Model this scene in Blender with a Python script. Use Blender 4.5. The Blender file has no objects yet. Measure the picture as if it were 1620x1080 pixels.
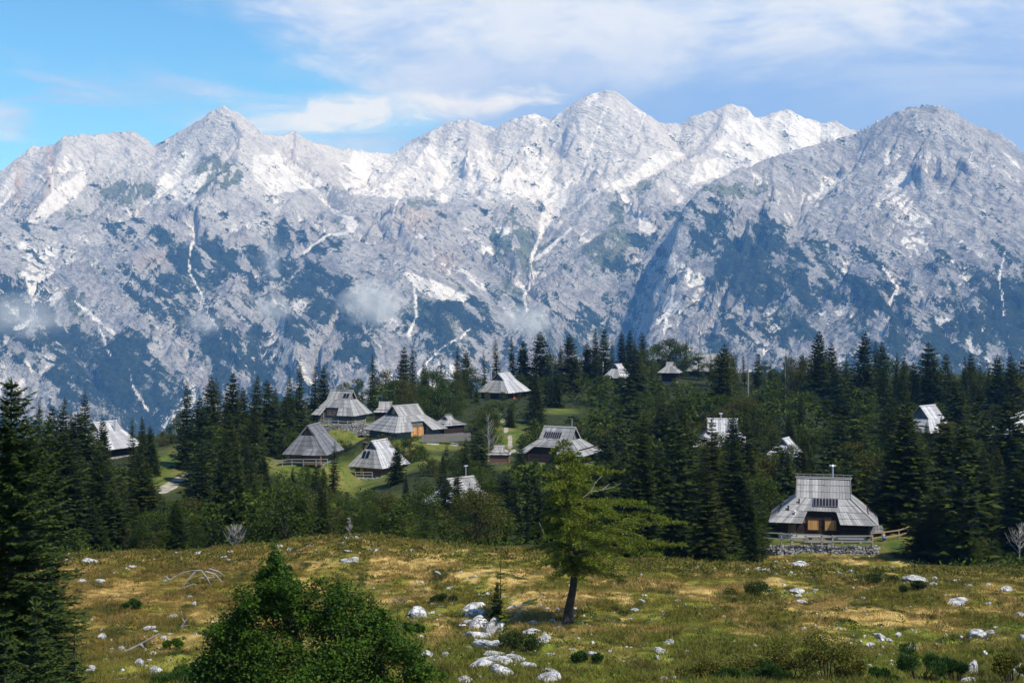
import bpy, bmesh, math, random
import numpy as np
from mathutils import Vector, Matrix

SC = bpy.context.scene
COL = SC.collection
F = 2250.0            # focal length in photograph pixels
CX, HY = 810.0, 450.0 # principal column, horizon row

# ------------------------------------------------------------------ camera
cam_d = bpy.data.cameras.new('camera')
cam_d.lens = 50.0
cam_d.sensor_width = 36.0
cam_d.shift_y = -90.0 / 1620.0
cam_d.clip_start = 0.5
cam_d.clip_end = 60000
cam = bpy.data.objects.new('camera', cam_d)
cam.rotation_euler = (math.radians(90), 0, 0)
COL.objects.link(cam)
SC.camera = cam

# ------------------------------------------------------------------ sun and sky
SUN_EL, SUN_AZ = math.radians(52), math.radians(52)     # azimuth: from straight behind the camera towards its right
sdir = Vector((math.cos(SUN_EL) * math.sin(SUN_AZ), -math.cos(SUN_EL) * math.cos(SUN_AZ), math.sin(SUN_EL)))
sun_d = bpy.data.lights.new('sun', 'SUN')
sun_d.energy = 5.0
sun_d.angle = math.radians(0.53)
sun_d.color = (1.0, 0.955, 0.89)
sun = bpy.data.objects.new('sun', sun_d)
sun.rotation_euler = (-sdir).to_track_quat('-Z', 'Y').to_euler()
COL.objects.link(sun)

class NT:
    """small helper for node trees"""
    def __init__(self, tree):
        self.t = tree
        tree.nodes.clear()
    def n(self, typ, **kw):
        nd = self.t.nodes.new(typ)
        for k, v in kw.items():
            if k.startswith('i_'):
                key = k[2:]
                sock = nd.inputs[int(key)] if key.isdigit() else nd.inputs[key.replace('_', ' ')]
                if hasattr(v, 'is_output'):
                    self.t.links.new(v, sock)
                else:
                    sock.default_value = v
            else:
                setattr(nd, k, v)
        return nd
    def link(self, a, b):
        self.t.links.new(a, b)
    def math(self, op, a, b=None, c=None, clamp=False):
        nd = self.t.nodes.new('ShaderNodeMath')
        nd.operation = op
        nd.use_clamp = clamp
        for i, v in enumerate((a, b, c)):
            if v is None:
                continue
            if hasattr(v, 'is_output'):
                self.t.links.new(v, nd.inputs[i])
            else:
                nd.inputs[i].default_value = v
        return nd.outputs[0]
    def mix(self, fac, a, b, mode='MIX'):
        nd = self.t.nodes.new('ShaderNodeMix')
        nd.data_type = 'RGBA'
        nd.blend_type = mode
        nd.clamp_factor = True
        for i, v in ((0, fac), (6, a), (7, b)):
            if hasattr(v, 'is_output'):
                self.t.links.new(v, nd.inputs[i])
            else:
                if i and not hasattr(v, '__len__'):
                    v = (v, v, v, 1)
                if i and len(v) == 3:
                    v = (*v, 1)
                nd.inputs[i].default_value = v
        return nd.outputs[2]
    def step(self, v, a, b):
        nd = self.t.nodes.new('ShaderNodeMapRange')
        nd.interpolation_type = 'SMOOTHSTEP'
        nd.clamp = True
        self.t.links.new(v, nd.inputs[0])
        for i, x in ((1, a), (2, b)):
            if hasattr(x, 'is_output'):
                self.t.links.new(x, nd.inputs[i])
            else:
                nd.inputs[i].default_value = x
        return nd.outputs[0]
    def noise(self, vec, scale, detail=4, rough=0.55, lac=2.0, dist=0.0, out=0):
        nd = self.t.nodes.new('ShaderNodeTexNoise')
        self.t.links.new(vec, nd.inputs['Vector'])
        nd.inputs['Scale'].default_value = scale
        nd.inputs['Detail'].default_value = detail
        nd.inputs['Roughness'].default_value = rough
        nd.inputs['Lacunarity'].default_value = lac
        nd.inputs['Distortion'].default_value = dist
        return nd.outputs[out]

world = bpy.data.worlds.new('World')
SC.world = world
world.use_nodes = True
W = NT(world.node_tree)
sky = W.n('ShaderNodeTexSky', sky_type='NISHITA', sun_disc=False, sun_elevation=SUN_EL,
          sun_rotation=math.atan2(sdir.x, sdir.y), altitude=1600, air_density=1.0, dust_density=0.3, ozone_density=2.0)
tc = W.n('ShaderNodeTexCoord')
sx = W.n('ShaderNodeSeparateXYZ')
W.link(tc.outputs['Generated'], sx.inputs[0])
dx, dy, dz = sx.outputs
yy = W.math('MAXIMUM', dy, 0.05)
hx = W.math('DIVIDE', dx, yy)            # tangent of azimuth in the view half
el = dz                                   # ~ elevation
# a high cloud sheet seen in perspective: project the direction on a flat layer
den = W.math('ADD', W.math('MAXIMUM', dz, 0.0), 0.09)
cu = W.math('DIVIDE', dx, den)
cv = W.math('DIVIDE', dy, den)
cvec = W.n('ShaderNodeCombineXYZ', i_0=cu, i_1=cv)
def vscale(v, s):
    m = W.n('ShaderNodeVectorMath', operation='MULTIPLY')
    W.link(v, m.inputs[0]); m.inputs[1].default_value = s
    return m.outputs[0]
n1 = W.noise(vscale(cvec.outputs[0], (0.55, 0.75, 1)), 0.8, 7, 0.55, dist=0.3)
n2 = W.noise(vscale(tc.outputs['Generated'], (1.3, 1.3, 3.2)), 3.2, 9, 0.6, dist=0.7)
n3 = W.noise(vscale(tc.outputs['Generated'], (1.2, 1.2, 5.5)), 4.2, 8, 0.58, dist=0.8)
n4 = W.noise(vscale(tc.outputs['Generated'], (2.0, 2.0, 5.0)), 9.0, 7, 0.62, dist=0.5)
# the cloud bank: its lower left edge slants down to the right, open blue sky left of it
edge = W.math('ADD', W.math('ADD', hx, 0.20), W.math('MULTIPLY', W.math('SUBTRACT', el, 0.165), 2.3))
en = W.math('ADD', W.math('MULTIPLY', W.math('SUBTRACT', n2, 0.5), 0.42), W.math('MULTIPLY', W.math('SUBTRACT', n4, 0.5), 0.16))
bank = W.step(W.math('ADD', edge, en), -0.04, 0.11)
# out of view the bank is thinned into open patches to lower fill
high = W.step(dz, 0.24, 0.42)
broken = W.step(n1, 0.50, 0.64)
aside = W.step(dy, 0.35, 0.75)
keep = W.math('MULTIPLY', W.math('SUBTRACT', 1.0, high), aside)
bank = W.math('ADD', W.math('MULTIPLY', bank, keep), W.math('MULTIPLY', W.math('MULTIPLY', broken, 0.7), W.math('SUBTRACT', 1.0, keep)))
# puffs and streaks low over the range
low = W.math('MULTIPLY', W.step(n3, 0.45, 0.62), W.math('SUBTRACT', 1.0, W.step(el, 0.125, 0.17)))
low = W.math('MULTIPLY', low, 0.8)
# one bright cumulus streak left of the middle
pu = W.math('DIVIDE', W.math('ADD', hx, 0.090), 0.105); pw_ = W.math('DIVIDE', W.math('SUBTRACT', W.math('SUBTRACT', el, 0.1215), W.math('MULTIPLY', W.math('ADD', hx, 0.090), 0.10)), 0.0105)
pd = W.math('ADD', W.math('MULTIPLY', pu, pu), W.math('MULTIPLY', pw_, pw_))
puff = W.math('SUBTRACT', 1.0, W.step(W.math('ADD', pd, W.math('ADD', W.math('MULTIPLY', W.math('SUBTRACT', n4, 0.5), 7.5), W.math('MULTIPLY', W.math('SUBTRACT', n2, 0.5), 6.0))), -0.2, 2.3))
puff = W.math('MULTIPLY', puff, 0.88)
cov = W.math('MAXIMUM', W.math('MAXIMUM', bank, low), puff)
# bright tops, blue-grey bellies towards the lower right
belly = W.math('SUBTRACT', 1.0, W.step(W.math('ADD', el, W.math('MULTIPLY', W.math('SUBTRACT', n2, 0.5), 0.12)), 0.125, 0.19))
belly = W.math('MULTIPLY', belly, W.step(W.math('ADD', hx, W.math('MULTIPLY', n2, 0.12)), -0.12, 0.12))
bright = W.step(W.math('ADD', W.math('MULTIPLY', n2, 0.7), W.math('MULTIPLY', n4, 0.3)), 0.42, 0.59)
ccol = W.mix(bright, (4.2, 6.0, 9.8, 1), (7.9, 8.8, 10.4, 1))
ccol = W.mix(W.math('MULTIPLY', belly, 0.9), ccol, (2.5, 4.3, 8.8, 1))
ccol = W.mix(puff, ccol, (10.0, 10.2, 10.4, 1))
ccol = W.mix(W.math('MULTIPLY', W.math('SUBTRACT', 1.0, keep), 0.75), ccol, (4.2, 4.8, 6.0, 1))
skyc = W.mix(1.0, sky.outputs[0], (0.72, 1.30, 1.68, 1), 'MULTIPLY')
fin = W.mix(cov, skyc, ccol)
bg = W.n('ShaderNodeBackground', i_Color=fin, i_Strength=0.088)
wo = W.n('ShaderNodeOutputWorld')
W.link(bg.outputs[0], wo.inputs[0])

SC.view_settings.view_transform = 'Standard'
SC.view_settings.look = 'None'
SC.view_settings.exposure = 0.14
SC.view_settings.gamma = 1.0
SC.view_settings.use_curve_mapping = False
SC.render.engine = 'CYCLES'
SC.cycles.max_bounces = 6
SC.cycles.diffuse_bounces = 2
SC.cycles.glossy_bounces = 2
SC.cycles.transmission_bounces = 2
SC.cycles.volume_bounces = 1
SC.cycles.transparent_max_bounces = 8
SC.cycles.use_denoising = True

# ------------------------------------------------------------------ numpy helpers
RS = np.random.RandomState(7)
_perm = RS.permutation(4096)
def _hash(ix, iy, s):
    return _perm[(_perm[(ix * 73 + s * 131) & 4095] + iy * 57) & 4095]
_ang = RS.rand(4096) * 2 * np.pi
_gc, _gs = np.cos(_ang), np.sin(_ang)
def gnoise(x, y, s=0):
    """2-D gradient noise, about -1..1"""
    ix = np.floor(x).astype(np.int64); iy = np.floor(y).astype(np.int64)
    fx, fy = x - ix, y - iy
    u = fx * fx * fx * (fx * (fx * 6 - 15) + 10); v = fy * fy * fy * (fy * (fy * 6 - 15) + 10)
    def g(a, b):
        h = _hash(ix + a, iy + b, s)
        return _gc[h] * (fx - a) + _gs[h] * (fy - b)
    n0 = g(0, 0) * (1 - u) + g(1, 0) * u
    n1_ = g(0, 1) * (1 - u) + g(1, 1) * u
    return (n0 * (1 - v) + n1_ * v) * 1.5
def fbm(x, y, oct=5, s=0, gain=0.5, lac=2.03):
    r = np.zeros_like(x); a = 1.0; t = 0.0
    for o in range(oct):
        r += a * gnoise(x + 17.3 * o, y - 9.1 * o, s + o); t += a
        x = x * lac; y = y * lac; a *= gain
    return r / t
def ridged(x, y, oct=5, s=0, gain=0.5):
    r = np.zeros_like(x); a = 1.0; t = 0.0
    for o in range(oct):
        r += a * (1 - 2 * np.abs(gnoise(x + 5.3 * o, y + 3.7 * o, s + o))); t += a
        x = x * 2.07; y = y * 2.07; a *= gain
    return r / t
def sstep(a, b, x):
    t = np.clip((x - a) / (b - a), 0, 1)
    return t * t * (3 - 2 * t)
def gullies(px, py, gx, gy, freq, octs, amp, s=0):
    """downhill-running gullies: waves laid across the slope, direction refined octave by octave"""
    H = np.zeros_like(px); hx_ = np.zeros_like(px); hy_ = np.zeros_like(px)
    a = amp; f = freq
    for o in range(octs):
        dx_ = -(gy + hy_); dy_ = (gx + hx_)
        L = np.sqrt(dx_ * dx_ + dy_ * dy_) + 1e-6
        st = np.clip(L / 0.45, 0, 1)
        dx_ /= L; dy_ /= L
        X = px * f; Y = py * f
        ix = np.floor(X).astype(np.int64); iy = np.floor(Y).astype(np.int64)
        fx = X - ix; fy = Y - iy
        c = np.zeros_like(px); sn = np.zeros_like(px); wt = np.zeros_like(px)
        for i in (-1, 0, 1):
            for j in (-1, 0, 1):
                h = _hash(ix + i, iy + j, s + o * 7)
                ox = fx - i - 0.5 - 0.5 * _gc[h]; oy = fy - j - 0.5 - 0.5 * _gs[h]
                w = np.exp(-2.2 * (ox * ox + oy * oy))
                ph = (ox * dx_ + oy * dy_) * 5.0
                c += np.cos(ph) * w; sn += np.sin(ph) * w; wt += w
        c /= wt; sn /= wt
        H += a * (1 - 2 * np.sqrt(np.clip((1 - c) * 0.5, 0, 1))) * st
        hx_ += -a * sn * dx_ * 5.0 * f * st
        hy_ += -a * sn * dy_ * 5.0 * f * st
        a *= 0.52; f *= 1.95
    return H

def P(px, py, D):
    """world point seen at photograph pixel (px, py) and D metres ahead"""
    return Vector(((px - CX) / F * D, D, (HY - py) / F * D))

# ------------------------------------------------------------------ object helpers
def tag(o, label=None, cat=None, group=None, kind=None):
    if label: o['label'] = label
    if cat: o['category'] = cat
    if group: o['group'] = group
    if kind: o['kind'] = kind
    return o
def empty(name, loc=(0, 0, 0), rz=0.0, parent=None):
    o = bpy.data.objects.new(name, None)
    o.location = loc
    o.rotation_euler = (0, 0, rz)
    o.empty_display_size = 0.3
    COL.objects.link(o)
    if parent is not None: o.parent = parent
    return o
def mesh_np(name, verts, faces, mat=None, smooth=False, uv=None):
    """verts (n,3), faces (m,3) or (m,4) arrays -> mesh"""
    me = bpy.data.meshes.new(name)
    verts = np.asarray(verts, dtype=np.float32); faces = np.asarray(faces, dtype=np.int32)
    k = faces.shape[1]
    me.vertices.add(len(verts)); me.vertices.foreach_set('co', verts.ravel())
    me.loops.add(faces.size); me.loops.foreach_set('vertex_index', faces.ravel())
    me.polygons.add(len(faces))
    me.polygons.foreach_set('loop_start', np.arange(0, faces.size, k, dtype=np.int32))
    me.polygons.foreach_set('loop_total', np.full(len(faces), k, dtype=np.int32))
    if smooth: me.polygons.foreach_set('use_smooth', np.ones(len(faces), dtype=bool))
    me.update(calc_edges=True)
    if mat: me.materials.append(mat)
    return me
def link_mesh(name, me, parent=None, loc=None):
    o = bpy.data.objects.new(name, me)
    COL.objects.link(o)
    if parent is not None: o.parent = parent
    if loc is not None: o.location = loc
    return o
class MB:
    """collects boxes, bars and polygons, builds ONE mesh"""
    def __init__(self):
        self.v = []; self.f = []
    def poly(self, pts):
        b = len(self.v); self.v += [tuple(p) for p in pts]; self.f.append(tuple(range(b, b + len(pts))))
    def hexa(self, p):
        b = len(self.v); self.v += [tuple(q) for q in p]
        for q in ((0, 3, 2, 1), (4, 5, 6, 7), (0, 1, 5, 4), (1, 2, 6, 5), (2, 3, 7, 6), (3, 0, 4, 7)):
            self.f.append(tuple(b + i for i in q))
    def box(self, c, s, rz=0.0, M=None):
        x, y, z = s[0] / 2, s[1] / 2, s[2] / 2
        pts = [Vector(q) for q in ((-x, -y, -z), (x, -y, -z), (x, y, -z), (-x, y, -z), (-x, -y, z), (x, -y, z), (x, y, z), (-x, y, z))]
        R_ = M if M is not None else Matrix.Rotation(rz, 3, 'Z')
        self.hexa([R_ @ q + Vector(c) for q in pts])
    def bar(self, a, b, w, h=None, up=(0, 0, 1)):
        a = Vector(a); b = Vector(b); d = (b - a)
        L = d.length
        if L < 1e-6: return
        d /= L
        u = Vector(up)
        if abs(d.dot(u)) > 0.95: u = Vector((0, 1, 0))
        s = d.cross(u).normalized(); u = s.cross(d).normalized()
        M = Matrix((d, s, u)).transposed()
        self.box((a + b) / 2, (L, w, h or w), M=M)
    def tube(self, pts, rads, n=6, cap=True):
        rings = []
        for i, p in enumerate(pts):
            p = Vector(p)
            a = Vector(pts[max(i - 1, 0)]); b = Vector(pts[min(i + 1, len(pts) - 1)])
            d = (b - a).normalized()
            u = Vector((0, 0, 1)) if abs(d.z) < 0.9 else Vector((1, 0, 0))
            s = d.cross(u).normalized(); u = s.cross(d).normalized()
            base = len(self.v)
            for k in range(n):
                t = 2 * math.pi * k / n
                self.v.append(tuple(p + (s * math.cos(t) + u * math.sin(t)) * rads[i]))
            rings.append(base)
        for i in range(len(rings) - 1):
            for k in range(n):
                self.f.append((rings[i] + k, rings[i] + (k + 1) % n, rings[i + 1] + (k + 1) % n, rings[i + 1] + k))
        if cap:
            self.f.append(tuple(rings[0] + k for k in reversed(range(n))))
            self.f.append(tuple(rings[-1] + k for k in range(n)))
    def mesh(self, name, mat, smooth=False):
        me = bpy.data.meshes.new(name)
        me.from_pydata(self.v, [], self.f)
        if smooth:
            me.polygons.foreach_set('use_smooth', [True] * len(me.polygons))
        me.materials.append(mat)
        me.update()
        return me
    def build(self, name, mat, parent=None, smooth=False, kind=None, label=None):
        o = link_mesh(name, self.mesh(name, mat, smooth), parent)
        if kind: o['kind'] = kind
        if label: o['label'] = label
        return o

def new_mat(name):
    m = bpy.data.materials.new(name)
    m.use_nodes = True
    return m, NT(m.node_tree)
def finish(T, color, rough=0.8, normal=None, spec=0.3, extra=None):
    b = T.n('ShaderNodeBsdfPrincipled')
    for sock, v in (('Base Color', color), ('Roughness', rough)):
        if hasattr(v, 'is_output'): T.link(v, b.inputs[sock])
        else: b.inputs[sock].default_value = (*v, 1) if hasattr(v, '__len__') and len(v) == 3 else v
    b.inputs['Specular IOR Level'].default_value = spec
    if normal is not None: T.link(normal, b.inputs['Normal'])
    o = T.n('ShaderNodeOutputMaterial')
    T.link(b.outputs[0], o.inputs[0])
    return b
def bump(T, h, strength, dist):
    b = T.n('ShaderNodeBump')
    b.inputs['Strength'].default_value = strength
    b.inputs['Distance'].default_value = dist
    T.link(h, b.inputs['Height'])
    return b.outputs[0]
# ------------------------------------------------------------------ the mountain range: one height field grown from ridge lines
def seg_field(X, Y, pts, slope, conc=0.35, L=600.0, power=1.0):
    """height of a ridge running through pts (world), falling off with the distance to it"""
    best = np.full(X.shape, -1e9)
    for a, b in zip(pts[:-1], pts[1:]):
        ax, ay, az = a; bx, by, bz = b
        vx, vy = bx - ax, by - ay
        t = np.clip(((X - ax) * vx + (Y - ay) * vy) / (vx * vx + vy * vy + 1e-9), 0, 1)
        d = np.hypot(X - ax - t * vx, Y - ay - t * vy)
        h = az + t * (bz - az) - slope * d * (1 - conc * d / (d + L))
        best = np.maximum(best, h)
    return best
def chan_field(X, Y, pts, slope):
    best = np.full(X.shape, 1e9)
    for a, b in zip(pts[:-1], pts[1:]):
        ax, ay, az = a; bx, by, bz = b
        vx, vy = bx - ax, by - ay
        t = np.clip(((X - ax) * vx + (Y - ay) * vy) / (vx * vx + vy * vy + 1e-9), 0, 1)
        d = np.hypot(X - ax - t * vx, Y - ay - t * vy)
        best = np.minimum(best, az + t * (bz - az) + slope * d)
    return best
def smax(a, b, k):
    h = np.clip(0.5 + 0.5 * (a - b) / k, 0, 1)
    return b * (1 - h) + a * h + k * h * (1 - h)
def smin(a, b, k):
    return -smax(-a, -b, k)
def W3(l):
    return [tuple(P(*q)) for q in l]

NU, ND = 850, 520
upx = np.linspace(-330, 1950, NU)
# rows: dense where slopes are seen
dt = np.linspace(0, 1, ND)
Drow = np.interp(dt, [0, 0.04, 0.50, 0.93, 1.0], [2500, 3600, 5300, 7500, 8800])
UU, DD = np.meshgrid((upx - CX) / F, Drow)
MX, MY = UU * DD, DD
# warp the plan so that no ridge runs straight
wx = MX + 110 * fbm(MX / 700, MY / 700, 4, 11) + 34 * fbm(MX / 170, MY / 170, 3, 13)
wy = MY + 110 * fbm(MX / 700, MY / 700, 4, 23) + 34 * fbm(MX / 170, MY / 170, 3, 29)

base = np.interp(MY, [2500, 3700, 4200, 4700, 5200, 5700, 6200, 6700, 7200, 8800],
                     [-900, -800, -600, -230, 100, 230, 340, 450, 520, 300])
base = base + 70 * fbm(MX / 900, MY / 900, 3, 31)
R = []
# the skyline ridge, left to right
SKY = [(-400, 420, 6500), (-100, 330, 6500), (0, 272, 6600), (50, 232, 6700), (75, 231, 6700), (115, 213, 6700), (150, 213, 6750), (200, 208, 6800),
       (218, 209, 6800), (243, 231, 6850), (290, 205, 6800), (338, 174, 6700), (356, 168, 6700), (385, 184, 6750), (415, 211, 6900),
       (440, 215, 7000), (462, 207, 7100), (490, 222, 7300), (530, 233, 7500), (580, 240, 7600), (620, 244, 7600), (655, 220, 7500),
       (700, 198, 7450), (725, 189, 7400), (748, 191, 7400), (785, 204, 7400), (800, 192, 7350), (845, 179, 7350), (873, 190, 7350), (892, 176, 7300),
       (905, 160, 7250), (935, 150, 7250), (962, 141, 7250), (982, 149, 7250), (1020, 180, 7250), (1050, 196, 7250), (1082, 194, 7250), (1100, 182, 7250),
       (1135, 172, 7250), (1160, 163, 7250), (1182, 173, 7250), (1200, 188, 7250), (1225, 178, 7250), (1247, 173, 7250), (1270, 185, 7250), (1300, 195, 7250), (1323, 191, 7200),
       (1350, 208, 7200), (1420, 235, 7200), (1800, 330, 7200)]
R.append((SKY, 0.95, 0.45, 700))
# right massif
R.append(([(1352, 212, 5900), (1400, 186, 5800), (1432, 172, 5750), (1470, 165, 5700), (1502, 172, 5700), (1530, 191, 5700), (1562, 206, 5700), (1590, 214, 5700),
           (1606, 232, 5700), (1650, 262, 5700), (1800, 360, 5700), (2000, 470, 5700)], 0.78, 0.15, 900))
R.append(([(1352, 212, 5900), (1300, 226, 5850), (1240, 242, 5750), (1180, 264, 5650), (1130, 285, 5500), (1080, 322, 5350), (1030, 368, 5200), (1000, 398, 5100), (955, 436, 5000),
           (900, 478, 4850), (860, 520, 4650)], 0.72, 0.2, 800))
# spurs of the right massif towards the valley
R.append(([(1470, 165, 5700), (1440, 260, 5350), (1380, 350, 5000), (1330, 440, 4700), (1260, 540, 4350)], 0.62, 0.2, 500))
R.append(([(1240, 242, 5750), (1225, 320, 5350), (1180, 400, 5000), (1110, 480, 4700), (1060, 560, 4400)], 0.6, 0.2, 500))
R.append(([(1590, 214, 5700), (1570, 320, 5250), (1540, 420, 4900), (1500, 520, 4500)], 0.62, 0.2, 500))
# buttresses of the high peaks
R.append(([(962, 141, 7250), (948, 190, 6950), (940, 225, 6650), (936, 262, 6350), (915, 300, 6200), (885, 345, 6000), (865, 390, 5750), (850, 440, 5450)], 0.95, 0.3, 400))
R.append(([(936, 262, 6350), (965, 283, 6300), (1000, 312, 6150), (1025, 345, 5900), (1020, 372, 5600)], 0.9, 0.3, 400))
R.append(([(1020, 180, 7250), (1032, 220, 7000), (1060, 238, 6850)], 0.95, 0.3, 300))
R.append(([(1160, 163, 7250), (1150, 205, 7000), (1110, 235, 6800), (1060, 262, 6600)], 0.8, 0.3, 300))
R.append(([(845, 179, 7350), (838, 215, 7050), (815, 250, 6850), (790, 275, 6700)], 0.85, 0.3, 300))
R.append(([(748, 191, 7400), (752, 225, 7100), (740, 250, 6900)], 0.9, 0.3, 300))
R.append(([(700, 198, 7450), (670, 232, 7200), (620, 262, 6950)], 0.7, 0.3, 300))
R.append(([(356, 168, 6700), (372, 205, 6450), (385, 240, 6200), (360, 268, 6000), (318, 318, 5800), (270, 335, 5600), (210, 360, 5350), (150, 405, 5100), (95, 470, 4800)], 0.85, 0.3, 400))
R.append(([(385, 240, 6200), (402, 290, 5900), (408, 345, 5600), (390, 410, 5200), (360, 480, 4850), (350, 560, 4500)], 0.8, 0.3, 400))
R.append(([(243, 231, 6850), (232, 262, 6500), (205, 288, 6200), (165, 318, 5900), (110, 360, 5600), (40, 410, 5300), (-30, 470, 5000)], 0.8, 0.3, 400))
R.append(([(115, 213, 6700), (90, 262, 6350), (50, 315, 6000), (0, 360, 5700), (-60, 420, 5300)], 0.85, 0.3, 400))
R.append(([(462, 207, 7100), (480, 245, 6800), (520, 280, 6500), (560, 310, 6150), (575, 350, 5800)], 0.75, 0.3, 400))
# the great grey wall in the middle and the lower buttresses
R.append(([(600, 322, 5900), (650, 306, 5800), (690, 330, 5650), (725, 370, 5450), (765, 430, 5250), (800, 490, 4950)], 0.95, 0.1, 500))
R.append(([(600, 322, 5900), (575, 365, 5600), (540, 420, 5250), (560, 490, 4850), (600, 560, 4500)], 0.85, 0.2, 400))
R.append(([(690, 330, 5650), (660, 400, 5150), (700, 470, 4850), (660, 560, 4450)], 0.75, 0.2, 400))
R.append(([(480, 330, 5800), (470, 400, 5300), (440, 470, 4900), (470, 560, 4500)], 0.8, 0.2, 400))
R.append(([(300, 385, 5350), (250, 440, 5000), (230, 520, 4650), (300, 600, 4350)], 0.75, 0.2, 400))
R.append(([(95, 470, 4800), (150, 560, 4500), (180, 640, 4250)], 0.7, 0.2, 400))
R.append(([(-30, 470, 5000), (10, 560, 4600), (60, 640, 4300)], 0.7, 0.2, 400))
wgt = np.clip(MY * 0 + 1, 0, 1)
Hm = base
for pts, sl, conc, LL in R:
    w3 = W3(pts)
    if pts is SKY:
        fx_ = MX + (wx - MX) * 0.25; fy_ = MY + (wy - MY) * 0.6
    else:
        fx_, fy_ = wx, wy
    Hm = smax(Hm, seg_field(fx_, fy_, w3, sl, conc, LL), 14)
for pts, sl in (([(880, 318, 6500), (862, 372, 6000), (846, 430, 5600), (835, 480, 5250), (800, 515, 4900), (735, 560, 4550), (640, 640, 4300), (560, 760, 4100)], 0.55),
                ([(60, 450, 5200), (110, 530, 4850), (170, 600, 4550), (240, 680, 4250), (300, 760, 4100)], 0.62),
                ([(430, 335, 5900), (425, 400, 5450), (405, 470, 5000), (400, 560, 4600), (420, 680, 4200)], 0.7)):
    Hm = smin(Hm, chan_field(wx, wy, W3(pts), sl), 60)
# relief: gullies that run down the slopes, then broken rock
def grads(H):
    hu = np.gradient(H, axis=1) / (UU[0, 1] - UU[0, 0])
    hD = np.gradient(H, axis=0) / np.gradient(Drow)[:, None]
    return hu / DD, hD - hu * UU / DD
g0x, g0y = grads(Hm)
front = sstep(2700, 4000, MY)
sky_line = np.interp(upx, [q[0] for q in SKY], [q[1] for q in SKY])
left = [q for q in SKY if q[0] < 1352]
rm = sorted([(q[0], q[1], q[2]) for q in R[1][0] + R[2][0][1:]])
crest = np.zeros_like(Hm)
for l_, wd_ in ((left, 170.0), (rm, 130.0)):
    xs_ = [q[0] for q in l_]
    Dk_ = np.interp(upx, xs_, [q[2] for q in l_]); in_ = (upx > xs_[0] - 10) & (upx < xs_[-1] + 200)
    crest = np.maximum(crest, np.exp(-((DD - Dk_[None, :]) / wd_) ** 2) * in_[None, :])
calm = 1 - 0.88 * crest
H0_ = Hm.copy()
G1 = gullies(MX, MY, g0x, g0y, 1 / 620.0, 2, 62.0, 5); Hm = Hm + G1 * front * calm
g0x, g0y = grads(Hm)
G2 = gullies(MX, MY, g0x, g0y, 1 / 230.0, 3, 14.0, 3); Hm = Hm + G2 * front * calm
GG = G1 / 62.0 * 0.5 + G2 / 14.0 * 0.5
Hs = Hm.copy()
Hm = Hm + 6.5 * ridged(MX / 190, MY / 190, 4, 51, 0.45) * front * (0.4 + 0.6 * calm)
str_ = (MX * 0.6 + Hm * 0.8) / 46 + 1.2 * fbm(MX / 400, MY / 400, 3, 91)
Hm = Hm + 6.0 * (np.abs(str_ % 1.0 - 0.35) ** 0.7) * sstep(0.4, 0.9, np.hypot(g0x, g0y)) * front * calm * sstep(-.3, .3, fbm(MX / 500, MY / 500, 3, 93))
Hm = Hm + (15 * fbm(MX / 90, MY / 400, 4, 95) + 9 * ridged(MX / 55, MY / 200, 4, 97, 0.55)) * crest
Hm = Hm + 1.2 * ridged(MX / 34 + 0.02 * Hm, MY / 34, 3, 77, 0.6) * front
# settle the crests to their surveyed heights
def settle(H, target_px, target_py, target_D, rows, width):
    e = H / DD
    e2 = np.where(rows, e, -9)
    k = e2.argmax(axis=0)
    cur = e2[k, np.arange(NU)]
    tgt = (HY - np.interp(upx, target_px, target_py)) / F
    ok = sstep(min(target_px) - 5, min(target_px) + 25, upx) * sstep(max(target_px) + 60, max(target_px), upx)
    dlt = (tgt - cur) * ok
    ker = np.hanning(27); ker /= ker.sum()
    dlt = np.convolve(np.pad(dlt, 13, mode='edge'), ker, 'valid')
    Dk = np.interp(upx, target_px, target_D)
    wgt_ = np.exp(-((DD - Dk[None, :]) / width) ** 2)
    return H + dlt[None, :] * DD * wgt_
for _k in range(2): Hm = settle(Hm, [q[0] for q in left], [q[1] for q in left], [q[2] for q in left], MY > 6350, 380)
for _k in range(2): Hm = settle(Hm, [q[0] for q in rm], [q[1] for q in rm], [q[2] for q in rm], (MY > 4500) & (MY < 6300), 330)
PYM = HY - Hm / DD * F
PXM = CX + UU * F
slx, sly = grads(Hs)
slope_m = np.hypot(slx, sly)

# --- what grows or lies where
gx_ = np.arange(0, 1700, 100)
gy_ = [230, 300, 350, 400, 450, 500, 550, 600, 650, 720]
GR = np.array([
 [0]*17,
 [0,0,.08,.08,0,0,0,0,0,.0,.05,.15,.40,.05,.05,.05,.05],
 [.12,.15,.3,.35,.25,.25,.25,.3,.2,.20,.2,.5,.55,.2,.12,.12,.12],
 [.15,.4,.42,.62,.6,.62,.35,.15,.4,.25,.3,.5,.62,.35,.27,.3,.22],
 [.75,.25,.5,.62,.6,.72,.35,.3,.2,.2,.48,.52,.66,.6,.5,.52,.6],
 [.95,.4,.4,.58,.45,.65,.5,.78,.5,.6,.62,.5,.6,.7,.55,.7,.85],
 [.5,.85,.65,.45,.62,.4,.55,.62,.35,.5,.55,.5,.6,.7,.65,.7,.75],
 [.35,.8,.85,.5,.75,.4,.6,.6,.5,.5,.6,.6,.6,.7,.7,.7,.7],
 [.6,.6,.8,.95,.85,.7,.7,.7,.7,.7,.7,.7,.7,.7,.7,.7,.7],
 [.9]*17])
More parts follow.
